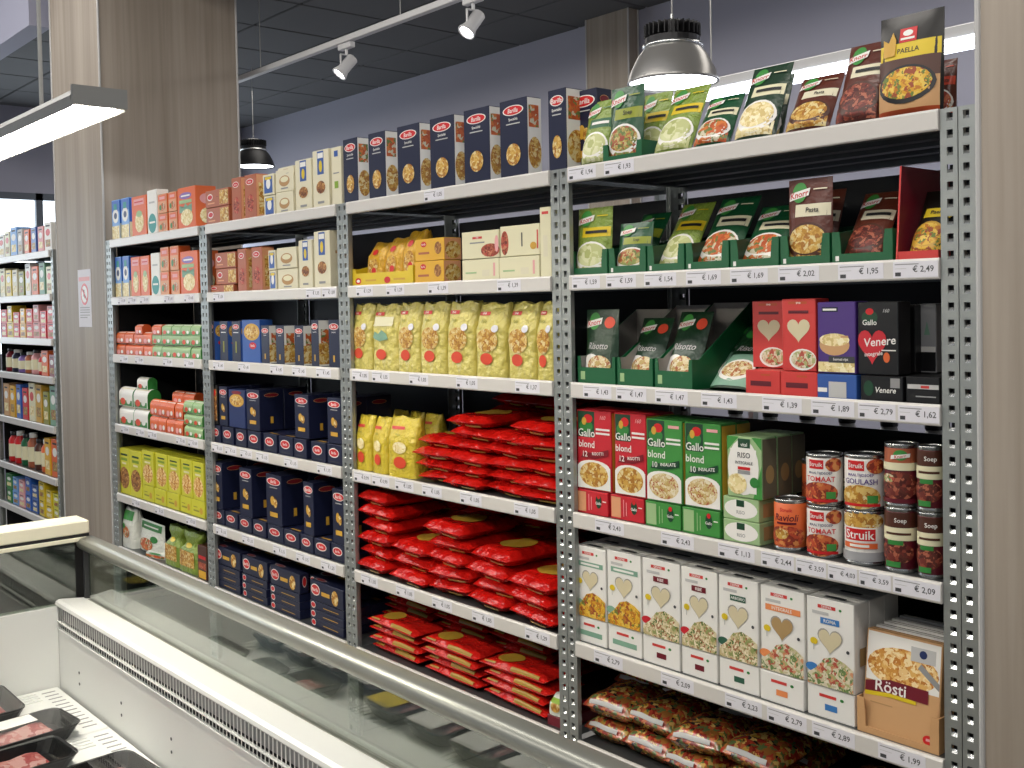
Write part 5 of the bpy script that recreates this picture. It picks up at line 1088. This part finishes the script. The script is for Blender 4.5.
# track with two spots
TR = empty('track_rail', (-3.5, 1.0, 2.955)); tag(TR, 'white lighting track hanging on thin rods below the dark ceiling', 'lamp track')
B = MB(); B.bbox(-3.5, -.018, -.016, 3.3, .018, .016, 'lamp_white', .003); B.build('track', TR)
for x in (-2.6, -1.25, .2, 1.6, 3.0):
    B = MB(); B.tube((x, 0, .016), (x, 0, .42), .003, 'cable', n=6); B.build('rod', TR)
def spot(x, label, rz):
    S = empty('track_spotlight', (x, 1.0, 2.935)); tag(S, label, 'spotlight', 'track spotlights')
    B = MB(); B.bbox(-.06, -.017, -.03, .06, .017, .0, 'lamp_white', .003); B.build('adapter', S)
    B = MB(); B.tube((0, 0, -.03), (0, 0, -.06), .008, 'lamp_white', n=8)
    for s in (-1, 1): B.box(-.006, s * .036 - .002, -.12, .006, s * .036 + .002, -.06, 'lamp_white')
    B.box(-.006, -.038, -.063, .006, .038, -.058, 'lamp_white'); B.build('bracket', S)
    H = empty('head', (0, 0, -.115), (R(-38), R(rz), 0)); H.parent = S
    B = MB(); B.lathe([(0, .055), (.026, .055), (.031, .05), (.031, -.03), (.042, -.06), (.042, -.066), (.036, -.066), (.03, -.045)], 'lamp_white', 20); B.build('spot_housing', H, True)
    B = MB(); B.lathe([(0, -.05), (.034, -.052)], 'spot_light', 20); B.build('spot_lens', H)
    l = bpy.data.lights.new('spot_beam', 'SPOT'); l.energy = 25; l.spot_size = R(70); l.shadow_soft_size = .04
    lo = bpy.data.objects.new('spot_beam', l); COL.objects.link(lo); lo.parent = H; lo.location = (0, 0, -.075)
spot(-3.80, 'white track spotlight tilted over the navy cartons', 14); spot(-2.73, 'white track spotlight hanging nearer the far grey pillar', 4)
def pendant(x, y, z, label, dark=False):
    Pn = empty('pendant_lamp', (x, y, z)); tag(Pn, label, 'lamp', 'industrial pendant lamps'); Pn.scale = (.86, .86, .86)
    m = 'lamp_black' if dark else 'bell_metal'
    B = MB(); B.lathe([(.178, .0), (.182, .004), (.180, .012), (.168, .05), (.140, .105), (.112, .14), (.108, .15), (.104, .15), (.136, .1), (.162, .05), (.172, .006)], m, 40); B.build('bell', Pn, True)
    B = MB(); B.lathe([(.113, .138), (.119, .142), (.119, .152), (.108, .156)], 'lip_metal', 40); B.build('ring', Pn, True)
    B = MB(); B.lathe([(.108, .15), (.108, .18), (.07, .185), (.07, .235), (.05, .245), (0, .245)], 'lamp_black', 28); B.build('driver_case', Pn, False)
    for i in range(28):
        a = 2 * math.pi * i / 28
        Fm = MB(); Fm.box(.066, -.002, .184, .112, .002, .232, 'lamp_black'); f_ = Fm.build('cooling_fin', Pn); f_.rotation_euler = (0, 0, a)
    B = MB(); B.lathe([(0, .012), (.172, .010)], 'bell_light', 40); B.build('diffuser', Pn)
    B = MB(); B.tube((0, 0, .245), (0, 0, .275), .008, 'lip_metal', n=8); B.tube((0, 0, .275), (0, 0, (3.38 - z) / .86), .003, 'cable', n=6); B.build('hook_and_cable', Pn)
    l = bpy.data.lights.new('pendant_beam', 'SPOT'); l.energy = 60; l.spot_size = R(130); l.spot_blend = .6; l.shadow_soft_size = .15
    lo = bpy.data.objects.new('pendant_beam', l); COL.objects.link(lo); lo.parent = Pn; lo.location = (0, 0, -.01)
zp = Z_of(84, X_of(673, .78, 2.29), .78)
pendant(X_of(673, .78, zp), .78, zp, 'bell-shaped metal pendant lamp glowing above the soup pouches')
zp = Z_of(167, X_of(254, 1.8, 2.6), 1.8)
pendant(X_of(254, 1.8, zp), 1.8, zp, 'dark bell-shaped pendant lamp beside the sign pillar', True)
# linear lights of the next aisle
for nm, x0, x1, y, z, lb in (('linear_lamp', -2.5, .6, 2.0, 2.535, 'linear ceiling light glowing behind the soup pouches'), ):
    LB = empty(nm, ((x0 + x1) / 2, y, z)); tag(LB, lb, 'lamp'); h_ = (x1 - x0) / 2
    B = MB(); B.bbox(-h_, -.05, 0, h_, .05, .05, 'lamp_white', .004); B.build('housing', LB)
    B = MB(); B.box(-h_ + .01, -.053, -.03, h_ - .01, .045, 0, 'bar_light'); B.build('diffuser', LB)
    for s in (-.8, .8):
        B = MB(); B.tube((s * h_, 0, .05), (s * h_, 0, .86), .003, 'cable', n=6); B.build('suspension_cable', LB)
# back-to-back rack behind the soup bay: dark-capped bottles seen through the gap
RB = empty('shelving_unit', (-.6, .78, 0)); tag(RB, 'metal rack standing back to back with the soup bay', 'shelving')
B = MB(); B.box(-.62, -.24, .93, .62, .24, .965, 'galv_dark'); B.build('shelf_board', RB)
for x in (-.64, .62):
    for y in (-.25, .22):
        B = MB(); B.box(x, y, 0, x + .02, y + .03, 1.9, 'galv'); B.build('upright', RB)
for i in range(7):
    P = jar(.07, .27, .07, 'lightgrey', 'black')
    P.make((-1.0 + i * .13, .62, .966), (0, 0, 0), ORDN[i] + ' dark-capped bottle on the back rack, counted from red bag bay', 'bottle', 'bottles on the rack behind the soup bay')
